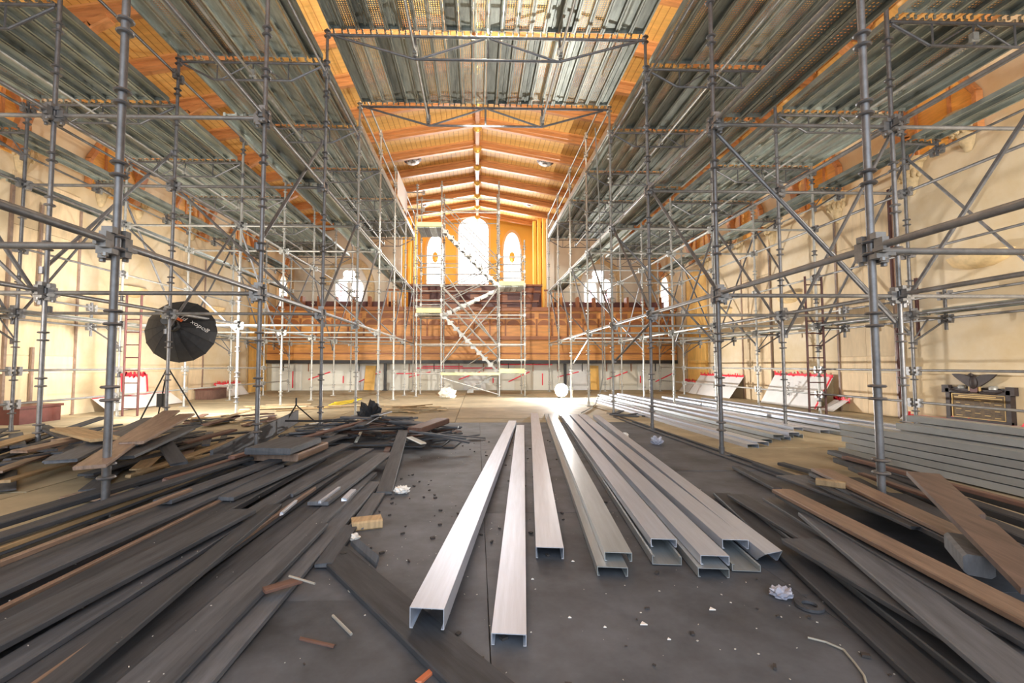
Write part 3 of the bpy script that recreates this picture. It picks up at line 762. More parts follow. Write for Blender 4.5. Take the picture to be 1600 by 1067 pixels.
# ---- stair tower
tw = empty('stair_tower', (-0.2, 15.9, 0)); tag(tw, 'pale steel scaffold stair tower with zigzag flights in front of the gallery', 'stair tower')
TO = V((-0.2, 15.9, 0))
def tadd(name, b, m=galv, par=tw, smooth=True):
    b.v = [v - TO for v in b.v]; return b.build(name, m, par, smooth)
TX = [at(650, 570, 15.4).x, at(689, 570, 15.4).x, at(780, 570, 15.4).x, at(820, 570, 15.4).x]
TY = [15.4, 16.6]
tops = [at(650, 287, 15.4).z, at(689, 283, 15.4).z, at(779, 283, 15.4).z, at(820, 375, 15.4).z]
for x, tp in zip(TX, tops):
    for y in TY:
        b = MB(); b.tube((x, y, 0.02), (x, y, tp), RT, 10); b.box((x, y, 0.012), (0.14, 0.14, 0.012))
        z = 0.35
        while z < tp: cup_mb(b, x, y, z); z += PITCH
        tadd('standard', b)
tz = lambda v: at(735, v, 15.4).z
def tledger(p, q, name='ledger', m=galv, r=RT * 0.85):
    b = MB(); b.tube(p, q, r, 8)
    for e in (V(p), V(q)): k = random.uniform(.85, 1.12); b.box(e, (0.07 * k, 0.07 * k, 0.1 * k))
    tadd(name, b, m)
for y in TY:
    for v in (311, 332): tledger((TX[1], y, tz(v)), (TX[2], y, tz(v)), 'guard_rail')
    for v in (313, 337, 352): tledger((TX[0], y, tz(v)), (TX[1], y, tz(v)))
    for v in (400, 418, 446): tledger((TX[0], y, tz(v)), (TX[1], y, tz(v))); tledger((TX[1], y, tz(v)), (TX[2], y, tz(v)), r=RT * 0.6)
    for v in (401, 424, 444): tledger((TX[2], y, tz(v)), (TX[3], y, tz(v)))
    for v in (492, 538): tledger((TX[1], y, tz(v)), (TX[2], y, tz(v))); tledger((TX[2], y, tz(v)), (TX[3], y, tz(v))); tledger((TX[0], y, tz(v)), (TX[1], y, tz(v)))
    for v in (562, 580): tledger((TX[2], y, tz(v)), (TX[3], y, tz(v)))
    for v in (469, 480): tledger((TX[0], y, tz(v)), (TX[1], y, tz(v)), 'guard_rail')
    tledger((TX[0], y, tz(584)), (TX[1], y, tz(584)))
for x in TX:
    for v in (401, 446, 492, 538, 584): tledger((x, TY[0], tz(v)), (x, TY[1], tz(v)))
b = MB(); b.bar((TX[1], TY[0] - 0.03, tz(584)), (TX[2], TY[0] - 0.03, tz(584)), 0.05, 0.09); tadd('timber_ledger', b, yel_p, smooth=False)
for (p, q) in (((TX[1], TY[0], tz(568)), (TX[2], TY[0], tz(448))), ((TX[1], TY[0], tz(420)), (TX[2], TY[0], tz(545))), ((TX[1], TY[1], tz(565)), (TX[2], TY[1], tz(470))), ((TX[1], TY[0], tz(590)), (TX[2], TY[0], tz(640)))):
    if q[2] < 0.05: q = (q[0], q[1], 0.06)
    b = MB(); b.tube(p, q, RT * 0.8, 8); tadd('brace', b)
def landing(x0, x1, z):
    n = 4; st = (x1 - x0) / n
    for i in range(n):
        b = MB(); b.box((x0 + st * (i + 0.5), (TY[0] + TY[1]) / 2, z), (st - 0.012, TY[1] - TY[0] - 0.04, 0.05)); tadd('landing_plank', b, plank_m, smooth=False)
    b = MB(); b.box(((x0 + x1) / 2, TY[0] - 0.035, z + 0.08), (x1 - x0, 0.025, 0.15)); tadd('toe_board', b, yel_p, smooth=False)
zT, zR1, zL1, zR2 = tz(355), tz(446), tz(489), tz(583)
landing(TX[0], TX[1], zT); landing(TX[2], TX[3], zR1); landing(TX[0], TX[1], zL1); landing(TX[2], TX[3], zR2)
def flight(x0, z0, x1, z1, y, rail=True):
    w_ = 0.5; n = max(4, int(abs(z1 - z0) / 0.2))
    for yy in (y - w_ / 2, y + w_ / 2):
        b = MB(); b.bar((x0, yy, z0), (x1, yy, z1), 0.03, 0.075); tadd('stringer', b, galv, smooth=False)
        if rail:
            for h_ in (0.5, 0.95):
                b = MB(); b.tube((x0, yy, z0 + h_), (x1, yy, z1 + h_), 0.017, 8); tadd('handrail', b)
    for i in range(n):
        t = (i + 0.5) / n; b = MB(); b.box((x0 + (x1 - x0) * t, y, z0 + (z1 - z0) * t + 0.03), (0.22, w_, 0.03)); b.box((x0 + (x1 - x0) * t, y - w_ / 2 - 0.02, z0 + (z1 - z0) * t - 0.04), (0.16, 0.012, 0.11)); tadd('tread', b, galv, smooth=False)
flight(TX[1], zT, TX[2], zR1, 15.75); flight(TX[2], zR1, TX[1], zL1, 16.3); flight(TX[1], zL1, TX[2], zR2, 15.75)
flight(TX[2], zR2, at(730, 620, 16.0).x, 0.1, 16.3)

# rails on the left that join the tower to the left deck
for v in (300, 326):
    a = at(627, v, 16.2); c = at(662, v + 1, 16.2); b = MB(); b.tube((0, 0, 0), c - a, 0.024, 8)
    for e in (V((0, 0, 0)), c - a): b.box(e, (0.08, 0.08, 0.14))
    o = b.build('bridge_rail', galv, smooth=True); o.location = a; tag(o, f'pale steel rail, {"upper" if v == 300 else "lower"} of two, linking left deck to stair tower', 'rail')

# ================================================================== STEEL STUDS
def stud_prof(w_, h_, lip=0.012, t=0.003):
    a = w_ / 2
    p = [(-a, 0), (a, 0), (a, -h_), (a - lip, -h_), (a - lip, -h_ + t), (a - t, -h_ + t), (a - t, -t), (-a + t, -t), (-a + t, -h_ + t), (-a + lip, -h_ + t), (-a + lip, -h_), (-a, -h_)]
    return p
def stud(p, q, w_, h_, m, label, group, roll=0.0, flip=False, name='steel_stud', cut=0.0):
    p = V(p); q = V(q); L = (q - p).length; c = (p + q) / 2
    pr = stud_prof(w_, h_)
    if flip: pr = [(x, -h_ - z) for x, z in pr][::-1]
    b = MB(); b.extr(pr, (0, -L / 2, 0), (0, L / 2, 0))
    if cut:
        k = len(pr)
        for i in range(k):
            if b.v[i].z < -0.01 or b.v[i].x > 0: b.v[i] = b.v[i] + V((0, cut * (0.4 - b.v[i].z * 6), 0))
    o = b.build(name, m)
    s, d, u = frame(p, q); R = Matrix((s, d, u)).transposed()
    if roll: R = R @ Matrix.Rotation(roll, 3, 'Y')
    o.matrix_world = Matrix.Translation(c) @ R.to_4x4()
    tag(o, label, 'steel stud', group); return o
gS = 'long steel studs in the middle of the floor'
def S(u0, v0, z0, u1, v1, z1, w_, h_, m, label, **k): return stud(fp(u0, v0, z0), fp(u1, v1, z1), w_, h_, m, label, gS, **k)
S(667, 950, .125, 801, 657, .085, .135, .078, stud_m, 'leftmost long bright steel stud, its near end resting on a dark board')
S(795, 990, .05, 813, 664, .05, .132, .044, stud_m, 'bright steel stud reaching nearest to the camera, second from left')
S(859, 855, .068, 835, 645, .068, .15, .06, stud_m, 'pinkish steel stud lying alone, third from left')
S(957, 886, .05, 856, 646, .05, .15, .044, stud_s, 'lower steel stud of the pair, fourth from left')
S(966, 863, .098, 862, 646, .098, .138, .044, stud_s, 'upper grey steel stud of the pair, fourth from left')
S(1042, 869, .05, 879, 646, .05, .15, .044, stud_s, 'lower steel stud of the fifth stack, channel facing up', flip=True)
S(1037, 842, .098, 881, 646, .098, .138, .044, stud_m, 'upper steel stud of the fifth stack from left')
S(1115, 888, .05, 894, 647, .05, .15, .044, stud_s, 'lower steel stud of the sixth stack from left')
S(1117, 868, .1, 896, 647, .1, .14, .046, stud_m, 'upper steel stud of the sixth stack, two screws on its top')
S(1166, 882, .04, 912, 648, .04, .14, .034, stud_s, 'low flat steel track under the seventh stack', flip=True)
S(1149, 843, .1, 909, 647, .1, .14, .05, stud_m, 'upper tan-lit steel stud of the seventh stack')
S(1213, 866, .085, 931, 648, .085, .11, .07, stud_m, 'rightmost long steel track, its near end cut at a slant', cut=0.12)
g2 = 'long steel studs beside the right scaffold legs'
side_studs = [(3.5, 5.75, 13.2, .055, 'm'), (3.66, 5.8, 13.6, .075, 't'), (3.9, 6.1, 14.2, .06, 's'), (4.1, 6.15, 14.8, .11, 's'), (4.3, 6.3, 12.6, .06, 'm'), (4.42, 6.3, 14.6, .12, 't'), (4.62, 6.5, 14.0, .06, 's'),
              (4.8, 6.75, 15.0, .13, 't'), (5.32, 6.9, 14.5, .065, 'm'), (5.5, 6.2, 13.0, .06, 's'), (5.7, 5.9, 13.6, .12, 'm'), (5.92, 6.2, 14.0, .065, 's'), (6.1, 5.6, 13.4, .13, 'm'), (6.35, 6.5, 13.8, .065, 's'), (6.6, 6.3, 13.0, .12, 'm')]
for i, (x, ya, yb, z, c) in enumerate(side_studs):
    dx = -0.1 + random.uniform(-0.015, 0.015)
    stud((x, ya, z), (x + dx, yb, z), .15, .05 if z < .1 else .052, {'m': stud_m, 's': stud_s, 't': stud_m}[c], f'{ORD[i]} steel stud counted from the aisle in the spread beside the right scaffold', g2)
g3 = 'steel studs in the tall stack by the right wall'
for col, (x, n, ya, dz) in enumerate(((4.36, 5, 5.3, 0), (4.56, 6, 4.75, 0), (4.76, 7, 4.85, 0))):
    for k in range(n):
        z = 0.071 * (k + 1) + 0.012
        stud((x + 0.04, 0.4, z), (x, ya + random.uniform(-0.06, 0.06), z), .155, .062, stud_s, f'{ORD[k]} steel stud up in the {("front", "middle", "rear")[col]} column of the right stud stack', g3)

# ================================================================== TIMBER
def rb(u0, v0, z0, u1, v1, z1, w_, t, m, label, group=None, roll=0.0, name='board'):
    return board(fp(u0, v0, z0), fp(u1, v1, z1), w_, t, m, label, 'board', group, name, roll)
gL = 'dark boards laid out in the left foreground'
left = [(-.93, .7, -.90, 4.05, .13, .03, 'e', 'rightmost board of the left foreground rows, beside the bare floor'),
        (-1.09, .6, -1.0, 4.3, .15, .052, 'e', 'wide dark board, second from the floor edge in the left foreground'),
        (-1.26, .6, -1.16, 4.45, .17, .045, 'd', 'charcoal board, third from the floor edge in the left foreground'),
        (-1.44, .5, -1.30, 4.15, .15, .085, 'd', 'board with a brown lit edge, fourth from the floor edge'),
        (-1.6, .6, -1.46, 4.6, .15, .06, 'e', 'low grey board, fifth from the floor edge in the left foreground'),
        (-1.77, .6, -1.62, 4.75, .17, .115, 'd', 'raised charcoal board, sixth from the floor edge'),
        (-1.95, .7, -1.8, 4.45, .16, .09, 'd', 'dark board, seventh from the floor edge in the left foreground'),
        (-2.12, .8, -1.86, 5.0, .17, .15, 'e', 'long raised dark board, eighth from the floor edge'),
        (-2.32, .9, -2.05, 4.9, .15, .11, 'd', 'dark board, ninth from the floor edge in the left foreground'),
        (-2.48, 1.0, -2.2, 4.7, .16, .16, 'e', 'raised grey board, tenth from the floor edge'),
        (-2.68, 1.2, -2.36, 4.75, .17, .13, 'd', 'second outermost charcoal board by the lit plywood'),
        (-2.88, 1.4, -2.5, 4.6, .14, .17, 'd', 'outermost charcoal board of the rows by the lit plywood')]
M2 = {'d': board_d, 'e': board_e, 'b': board_b, 't': board_t, 'r': board_r}
for (x0, y0, x1, y1, w_, z, m, lab) in left:
    th = min(0.03 + 0.015 * random.random(), z - 0.003)
    board((x0, y0, z), (x1, y1, z + 0.015), w_, th, M2[m], lab, 'board', gL)
extra = [(-1.2, .7, -1.34, 3.1, .1, .12, 'd', 'thin brown-edged board lying over the third and fourth left rows'), (-2.2, .8, -1.95, 3.2, .03, .2, 'b', 'narrow brown batten lying on top of the left board rows'),
         (-1.72, .7, -1.44, 2.9, .16, .15, 'd', 'top charcoal board overlapping the middle of the left rows'), (-2.55, 1.1, -2.05, 4.2, .1, .215, 'd', 'slim dark board crossing the outer left rows'),
         (-1.36, .6, -1.25, 3.6, .022, .1, 'b', 'thin brown lath in the gap beside the fourth left board'), (-1.88, .7, -1.72, 4.0, .025, .125, 'b', 'thin brown lath in the gap beside the seventh left board'),
         (-2.42, .9, -2.16, 4.3, .03, .17, 't', 'thin tan lath along the raised tenth left board'), (-1.52, .7, -1.38, 3.9, .1, .11, 'd', 'slim charcoal board over the fifth left row'),
         (-2.0, .8, -1.74, 4.1, .09, .16, 'd', 'slim charcoal board over the seventh left row'), (-.99, .8, -.95, 2.9, .06, .06, 'd', 'narrow dark strip on the second left board'),
         (-1.12, 3.3, -.98, 5.0, .15, .095, 'e', 'grey board on top of the right end of the left rows'),
         (-1.4, 3.4, -1.2, 5.1, .14, .125, 'e', 'pale grey board ending beside the glinting strip'), (-1.72, 3.2, -1.45, 5.2, .14, .16, 'e', 'grey board with its far end raised in the left rows'),
         (-2.0, 3.0, -1.62, 5.6, .13, .2, 'd', 'dark board reaching toward the heap from the left rows'), (-2.25, 3.4, -1.75, 6.3, .05, .24, 'r', 'long reddish lath leaning into the centre heap'),
         (-2.1, 4.0, -1.5, 6.6, .06, .28, 'r', 'long bent brown lath reaching into the centre heap')]
for (x0, y0, x1, y1, w_, z, m, lab) in extra:
    board((x0, y0, z), (x1, y1, z + 0.02), w_, 0.026, M2[m], lab, 'board', gL)
# glinting metal strips between the boards
for i, (u0, v0, u1, v1, lab) in enumerate(((500, 782, 530, 760, 'thin bright metal strip between the ends of the left boards'), (440, 800, 462, 781, 'short bright metal strip in the gap of the left boards'), (538, 778, 552, 764, 'shiny metal offcut at the ends of the left boards'))):
    a = fp(u0, v0, .165); c = fp(u1, v1, .165); board(a, c, .02 + .02 * (i == 2), .02, stud_m, lab, 'metal strip', name='metal_strip')
# the board on edge and the blocks behind it
b = MB(); p, q = V((-2.58, 4.55, 0.115)), V((-3.25, 8.4, 0.13)); L = (q - p).length; b.bar((0, -L / 2, 0), (0, L / 2, 0), 0.03, 0.23)
o = b.build('edge_board', board_d); s, d, u = frame(p, q); o.matrix_world = Matrix.Translation((p + q) / 2) @ Matrix((s, d, u)).transposed().to_4x4(); tag(o, 'dark plank standing on edge behind the left board rows', 'board')
for i, (u0, v0, u1, v1, z, w_, th, lab, m) in enumerate(((418, 700, 470, 683, .33, .42, .06, 'upper grey block of the stacked pair behind the left boards', board_e), (428, 708, 480, 690, .26, .46, .07, 'lower brown-edged block of the stacked pair behind the left boards', board_b),
                                                      (378, 716, 440, 696, .2, .25, .07, 'grey wood block leaning beside the plank on edge', board_e), (372, 742, 432, 712, .14, .24, .05, 'flat grey slab in front of the leaning block', board_e))):
    board(fp(u0, v0, z), fp(u1, v1, z), w_, th, m, lab, 'wood block', name='wood_block')
# long board running to the heap, and the lone diagonal plank
rb(600, 768, .03, 630, 672, .2, .13, .024, board_e, 'lone grey board sloping up from the floor onto the centre heap')
rb(556, 822, .03, 592, 770, .03, .1, .02, board_e, 'short grey board with a red-painted end beside the wood block')
rb(505, 880, .035, 548, 820, .035, .09, .02, board_d, 'short dark strip beside the rightmost left board')
a, c = fp(508, 850, .032), fp(775, 1085, .032)
o = board(a, c, .17, .03, board_d, 'thick dark plank lying diagonally under the leftmost steel stud', 'board')
for (t, r) in ((0.12, 0.018),):
    pp = a.lerp(c, t) + V((0.03, 0.02, 0.002)); m = MB(); m.lathe([(0.001, 0.0), (r, 0.0), (r, -0.01)], (0, 0, 0), 14); h = m.build('bolt_hole', blackm, o); h.matrix_parent_inverse = o.matrix_world.inverted(); h.location = pp
rb(412, 920, .085, 470, 903, .085, .05, .016, board_r, 'small reddish stick lying across two left boards', name='stick')
# triangular slab and block by the diagonal plank
tri = [fp(548, 845, .05), fp(588, 880, .03), fp(592, 868, .06), fp(560, 842, .07)]
m = MB(); m.poly(tri, (0, 0, -0.028)); o = m.build('slab_offcut', board_e); tag(o, 'triangular dark slab offcut beside the hole in the diagonal plank', 'offcut')
p = fp(573, 824, .0); m = MB(); m.bar((-0.09, -.03, .03), (.09, .03, .03), .12, .058); o = m.build('wood_block', board_t); o.location = p; tag(o, 'small pale wood block on bare floor beside the left boards', 'wood block')

# --- right-hand boards
gR = 'boards piled in the right foreground'
R_ = [(1128, 770, .04, 1475, 1075, .04, .13, .03, board_d, 'inner black board along the open floor, right foreground'),
      (1180, 790, .06, 1560, 1075, .06, .1, .03, board_d, 'second black board from the open floor, right foreground'),
      (1150, 772, .09, 1420, 930, .09, .13, .022, board_e, 'dull grey board under the notched plank, right foreground'),
      (1250, 842, .12, 1640, 1060, .12, .2, .025, board_e, 'wide grey plank with a curved notch, right foreground'),
      (1205, 778, .11, 1420, 905, .11, .12, .022, board_e, 'grey plank alongside the notched plank, right foreground'),
      (1272, 802, .16, 1620, 1075, .15, .17, .025, board_e, 'long grey plank below the nearer tan board'),
      (1222, 764, .22, 1640, 975, .2, .13, .026, board_b, 'nearer tan-brown board in the right foreground'),
      (1225, 770, .18, 1640, 1010, .16, .12, .026, board_d, 'black board directly under the nearer tan board'),
      (1240, 742, .13, 1640, 880, .13, .3, .02, board_e, 'broad grey sheet between the two tan boards'),
      (1282, 732, .2, 1540, 850, .2, .14, .026, board_b, 'farther tan-brown board in the right foreground'),
      (1275, 738, .17, 1560, 872, .17, .11, .03, board_d, 'black board under the farther tan board'),
      (1268, 750, .17, 1430, 822, .17, .05, .02, board_d, 'thin dark lath with a glinting edge between the tan boards'),
      (1150, 728, .05, 1215, 762, .05, .07, .03, board_d, 'short black stick left of the tan boards'),
      (1180, 722, .05, 1300, 765, .05, .07, .03, board_d, 'black stick lying beyond the nearer tan board'),
      (1220, 722, .06, 1330, 752, .06, .08, .03, board_d, 'black stick lying beyond the farther tan board'),
      (1300, 703, .1, 1640, 800, .13, .1, .05, board_d, 'rear black plank next to the steel stud stack'),
      (1310, 715, .13, 1640, 822, .15, .1, .05, board_d, 'second rear black plank from the stud stack'),
      (1320, 712, .17, 1640, 795, .2, .06, .03, board_r, 'red-brown lath on the rear black planks'),
      (1335, 728, .15, 1640, 850, .16, .1, .04, board_d, 'third rear black plank from the stud stack'),
      (1345, 738, .2, 1500, 790, .2, .05, .02, board_r, 'brown lath lying on the third rear black plank'),
      (1330, 745, .14, 1640, 905, .14, .12, .04, board_d, 'fourth rear black plank from the stud stack'),
      (1400, 770, .14, 1640, 880, .16, .12, .04, board_d, 'fifth rear black plank under the leaning board')]
for (u0, v0, z0, u1, v1, z1, w_, t, m, lab) in R_: rb(u0, v0, z0, u1, v1, z1, w_, t, m, lab, gR)
# leaning board with a notch
lb = empty('leaning_board', fp(1530, 830, .25)); a, c = fp(1442, 738, .42), fp(1640, 925, .22); s, d, u = frame(a, c); off = lb.location.copy(); L = (c - a).length
b = MB(); n = []
w2 = 0.075
# with a, d as seen from its upper end; notch on the far side
prof = [(-w2, 0), (-w2, L), (w2, L), (w2, L * 0.52), (w2 * 0.8, L * 0.505), (w2 * 0.55, L * 0.49), (w2 * 0.52, L * 0.465), (w2 * 0.7, L * 0.45), (w2, L * 0.445), (w2, 0)]
sg = 1 if s.x < 0 else -1
b.poly([a + s * (x * sg * -1) + d * y - off for x, y in prof], u * -0.026)
b.build('plank', mat('dark_varnished_board', (0.13, 0.09, 0.075), 0.32, 0, (7, 0.3), 0.1, 0.05, (6, 0.5, 1)), lb); tag(lb, 'brown-black board with a notch leaning across the right pile', 'board')
m = MB(); q0, q1 = fp(1497, 848, .18), fp(1530, 885, .18); m.bar(q0 - q0, q1 - q0, .1, .09); o = m.build('wood_block', board_e); o.location = q0; tag(o, 'grey block with a pale sawn end under the leaning board', 'wood block')
p = fp(1275, 752, .19); m = MB(); m.bar((0, 0, 0), V((.13, -.12, 0)), .06, .05); o = m.build('wood_block', board_t); o.location = p; tag(o, 'yellowish wood stub between the two tan boards', 'wood block')

# --- heaps
CW = {'charred_board': 'black', 'dark_grey_board': 'dark grey', 'brown_board': 'brown', 'tan_board': 'tan', 'red_brown_board': 'red-brown', 'plywood_floor': 'tan plywood', 'plywood_wall': 'pale yellow', 'white_board': 'white', 'dull_steel_stud': 'silvery'}
def heap(cx, cy, rx, ry, n, lens, hgt, ang, spread_, mats, label, group, wr=(.05, .13), tr=(.012, .025), seed=1):
    rnd = random.Random(seed)
    for i in range(n):
        for _ in range(20):
            ux, uy = rnd.uniform(-1, 1), rnd.uniform(-1, 1)
            if ux * ux + uy * uy < 1: break
        x = cx + ux * rx; y = cy + uy * ry; L = rnd.uniform(*lens); t = rnd.uniform(*tr)
        hz = 0.012 + t + hgt * max(0, 1 - (ux * ux + uy * uy)) * ((i + 1) / n) ** 0.7
        a = ang + rnd.gauss(0, spread_); tilt = rnd.gauss(0, 0.045) * min(1, hz / 0.12)
        d = V((math.cos(a), math.sin(a), tilt)) * (L / 2); c = V((x, y, hz))
        if abs(d.z) > hz - t: d.z = math.copysign(max(0, hz - t - 0.004), d.z)
        mm = rnd.choice(mats); wd_ = rnd.uniform(*wr)
        side_ = 'left' if ux < -.33 else ('right' if ux > .33 else 'middle'); dep = 'front' if uy < -.3 else ('back' if uy > .3 else 'centre')
        lab = f"{'long' if L > (lens[0] + lens[1]) / 2 else 'short'} {'wide' if wd_ > sum(wr) / 2 else 'narrow'} {CW.get(mm.name, 'grey')} {label}, {dep} {side_}, {'crosswise' if abs(math.cos(a)) > .7 else 'lengthwise'}" + (', on top' if hz > .45 * hgt + .03 else '')
        board(c - d, c + d, wd_, t, mm, lab, 'wood scrap', group, 'wood_scrap', roll=rnd.gauss(0, 0.05) if hz > 0.08 else 0)
heap(-1.38, 6.6, 1.15, .8, 84, (.3, 1.1), .36, 0.15, .75, [board_d, board_e, board_e, board_d, board_r], 'piece in the centre heap', 'wood scraps in the centre heap', seed=3)
heap(-2.2, 7.75, .6, .6, 16, (.5, 1.3), .22, 1.0, .35, [white_w, board_e, stud_s, board_d], 'lath behind the centre heap', 'laths behind the centre heap', (.04, .09), seed=4)
heap(-4.5, 5.35, 1.75, 1.1, 92, (.8, 2.0), .34, 1.9, .3, [board_d, board_d, board_e, board_d, board_t, board_b, board_d, board_d], 'board in the left scaffold heap', 'boards in the left heap', (.07, .15), seed=5)
heap(-4.5, 8.6, .9, .55, 20, (.5, 1.3), .14, 1.2, .5, [board_r, board_d, board_b, board_r, board_t], 'scrap behind the left heap', 'scraps behind the left heap', (.07, .13), seed=6)
heap(-1.5, 10.6, .75, .45, 22, (.3, .9), .12, .3, .6, [ply_f, board_t, ply_w], 'lath before the stair tower', 'pale laths near the stair tower', (.03, .07), seed=7)
heap(-4.6, 11.6, 1.2, .8, 12, (.8, 1.8), .03, .1, .3, [ply_f, ply_w, board_t], 'offcut far left', 'tan offcuts far left', (.06, .16), seed=8)
heap(3.3, 9.6, .5, .4, 8, (.3, .7), .05, .2, .5, [board_d, board_e], 'offcut at the far stud ends', 'offcuts behind the studs', (.06, .12), seed=9)
gH = 'large boards on top of the left heap'
for (u0, v0, z0, u1, v1, z1, w_, m, lab) in ((140, 727, .42, 268, 641, .52, .17, board_b, 'long tan board lying on top of the left heap'), (205, 690, .46, 292, 646, .5, .16, board_b, 'brown board crossing over the top of the left heap'),
        (95, 718, .4, 238, 652, .42, .18, board_e, 'wide dark board on the near slope of the left heap'), (30, 703, .4, 175, 672, .42, .13, board_b, 'brown board at the left side of the left heap'),
        (100, 668, .46, 165, 684, .46, .2, board_t, 'tan board sticking out at the left of the left heap'), (258, 690, .38, 280, 722, .3, .12, board_d, 'short dark board hanging down the front of the left heap'),
        (195, 712, .4, 295, 668, .42, .12, board_e, 'grey-green board on the right shoulder of the left heap'), (290, 690, .2, 365, 670, .26, .12, board_r, 'reddish board at the right end of the left heap'),
        (205, 758, .06, 320, 722, .06, .13, board_d, 'dark board at the foot of the left heap'), (110, 772, .05, 210, 776, .05, .16, board_b, 'brown-edged dark board on the lit plywood before the left heap'),
        (215, 735, .1, 330, 708, .12, .05, board_t, 'pale stick at the foot of the left heap'), (200, 742, .12, 300, 712, .14, .05, board_t, 'second pale stick at the foot of the left heap')):
    rb(u0, v0, z0, u1, v1, z1, w_, .024, m, lab, gH)
# special pieces on the centre heap
rb(648, 668, .3, 692, 653, .34, .2, .07, board_r, 'thick red-brown log-like board on top of the centre heap')
rb(640, 672, .28, 728, 684, .2, .06, .02, board_e, 'long grey lath sticking out right from the centre heap')
rb(662, 676, .22, 734, 690, .12, .07, .02, board_d, 'dark lath sticking out low at the right of the centre heap')
rb(446, 656, .27, 610, 657, .27, .03, .025, blackm, 'long thin black bar lying across the back of the centre heap')
rb(556, 690, .03, 566, 670, .12, .04, .012, white_w, 'short white stick on the left of the centre heap')
rb(640, 682, .2, 662, 692, .14, .09, .016, white_w, 'short pale board on the right front of the centre heap')
rb(700, 698, .02, 716, 686, .02, .14, .014, board_e, 'square grey offcut on the floor right of the centre heap')
rb(682, 696, .02, 696, 684, .02, .16, .014, board_e, 'grey offcut between the centre heap and the square one')
BAG = (578, 660)
for i in range(5):
    rb(508 + 4 * i, 636 - 2.0 * i, .03, 552 + 3 * i, 627 - 1.1 * i, .03, .09, .02, yel, f'{ORD[i]} bright yellow steel bar from the front, lying far left on the plywood', 'yellow bars on the plywood', name='steel_bar')
# collapsed tripod stand left of the heap
tr = empty('floor_stand', fp(462, 668, 0)); tp = V((0, 0, .38))
for a in (0.4, 2.5, 4.5): b = MB(); b.tube(tp, V((.38 * math.cos(a), .38 * math.sin(a), .012)), .012, 6); b.build('leg', blackm, tr)
b = MB(); b.tube(tp, tp + V((0, 0, .12)), .016, 8); b.build('stem', blackm, tr); tag(tr, 'small black tripod stand spread on the floor left of the centre heap', 'tripod')

# ================================================================== WALL FITTINGS
def corbel(u, v, X, s, label):
    p = wx(u, v, X); o = empty('corbel', (X - s * 0.005, p.y, p.z)); n = 0
    prof = [(0.001, -0.48), (0.05, -0.46), (0.1, -0.36), (0.13, -0.2), (0.2, -0.05), (0.24, 0.08), (0.3, 0.1), (0.3, 0.2), (0.001, 0.2)]
    m = MB(); m.lathe(prof, (0, 0, 0), 14, math.pi / 2 if s > 0 else -math.pi / 2, 3 * math.pi / 2 if s > 0 else math.pi / 2); m.build('bracket', stone, o, True)
    for k in range(7):
        a = (math.pi / 2 if s > 0 else -math.pi / 2) + math.pi * (k + 0.5) / 7
        m = MB(); m.lathe([(0.001, -.1), (.035, -.07), (.05, 0), (.035, .07), (.001, .1)], (.19 * math.cos(a), .19 * math.sin(a), -.08), 8); m.build('carved_leaf', stone, o, True)
    tag(o, label, 'corbel')
for i, (u, v) in enumerate(((1512, 195), (1425, 268), (1310, 318), (1208, 356), (1157, 376), (1104, 404))): corbel(u, v, XW_R, 1, f'carved stone corbel on the right wall, {ORD[i]} from the front')
for i, (u, v) in enumerate(((33, 235), (157, 292), (216, 315), (300, 352), (352, 376), (392, 400))): corbel(u, v, XW_L, -1, f'carved stone corbel on the left wall, {ORD[i]} from the front')
def sconce(u, v, X, s, w_, label):
    p = wx(u, v, X); o = empty('wall_sconce', (X, p.y, p.z))
    m = MB(); m.lathe([(0.001, -.2), (.2, -.19), (.4, -.12), (.48, 0), (.5, .03), (.46, .03), (.4, -.06), (.001, -.12)], (0, 0, 0), 20, math.pi / 2 if s > 0 else -math.pi / 2, 3 * math.pi / 2 if s > 0 else math.pi / 2)
    m.v = [V((v_.x * .55, v_.y * w_, v_.z)) for v_ in m.v]; m.build('bowl', cream_d, o, True)
    m = MB(); m.box((-s * .03, 0, -.02), (.04, .2, .12)); m.build('back_plate', stone, o); tag(o, label, 'wall sconce')
sconce(1532, 400, XW_R, 1, 1.0, 'large alabaster half-bowl sconce on the right wall above the plaque')
sconce(1235, 462, XW_R, 1, .9, 'alabaster half-bowl sconce on the right wall above the ladder')
sconce(1133, 486, XW_R, 1, .9, 'alabaster half-bowl sconce on the right wall, farthest along')
sconce(205, 452, XW_L, -1, .9, 'alabaster half-bowl sconce on the left wall behind the near standard')
sconce(335, 482, XW_L, -1, .9, 'alabaster half-bowl sconce on the left wall above the softbox')
# dark red conduit pipes on the walls
for i, (u, X, z0, z1) in enumerate(((1410, XW_R, .4, 2.0), (1406, XW_R, 2.6, 4.6), (1443, XW_R, 1.6, 2.7), (44, XW_L, .2, 1.4), (48, XW_L, 2.2, 4.2))):
    p = wx(u, 570, X); b = MB(); b.bar((0, 0, 0), (0, 0, z1 - z0), .05, .05); o = b.build('wall_batten', redpost if X > 0 else board_b); o.location = (X - math.copysign(.07, X), p.y, z0)
    tag(o, ('dark red', 'slim red', 'short red-edged', 'brown', 'tall brown')[i] + ' upright batten on the ' + ('right wall by the plaque' if X > 0 else 'left wall plywood edge') + (' high up' if z0 > 2 else ' low down'), 'batten')

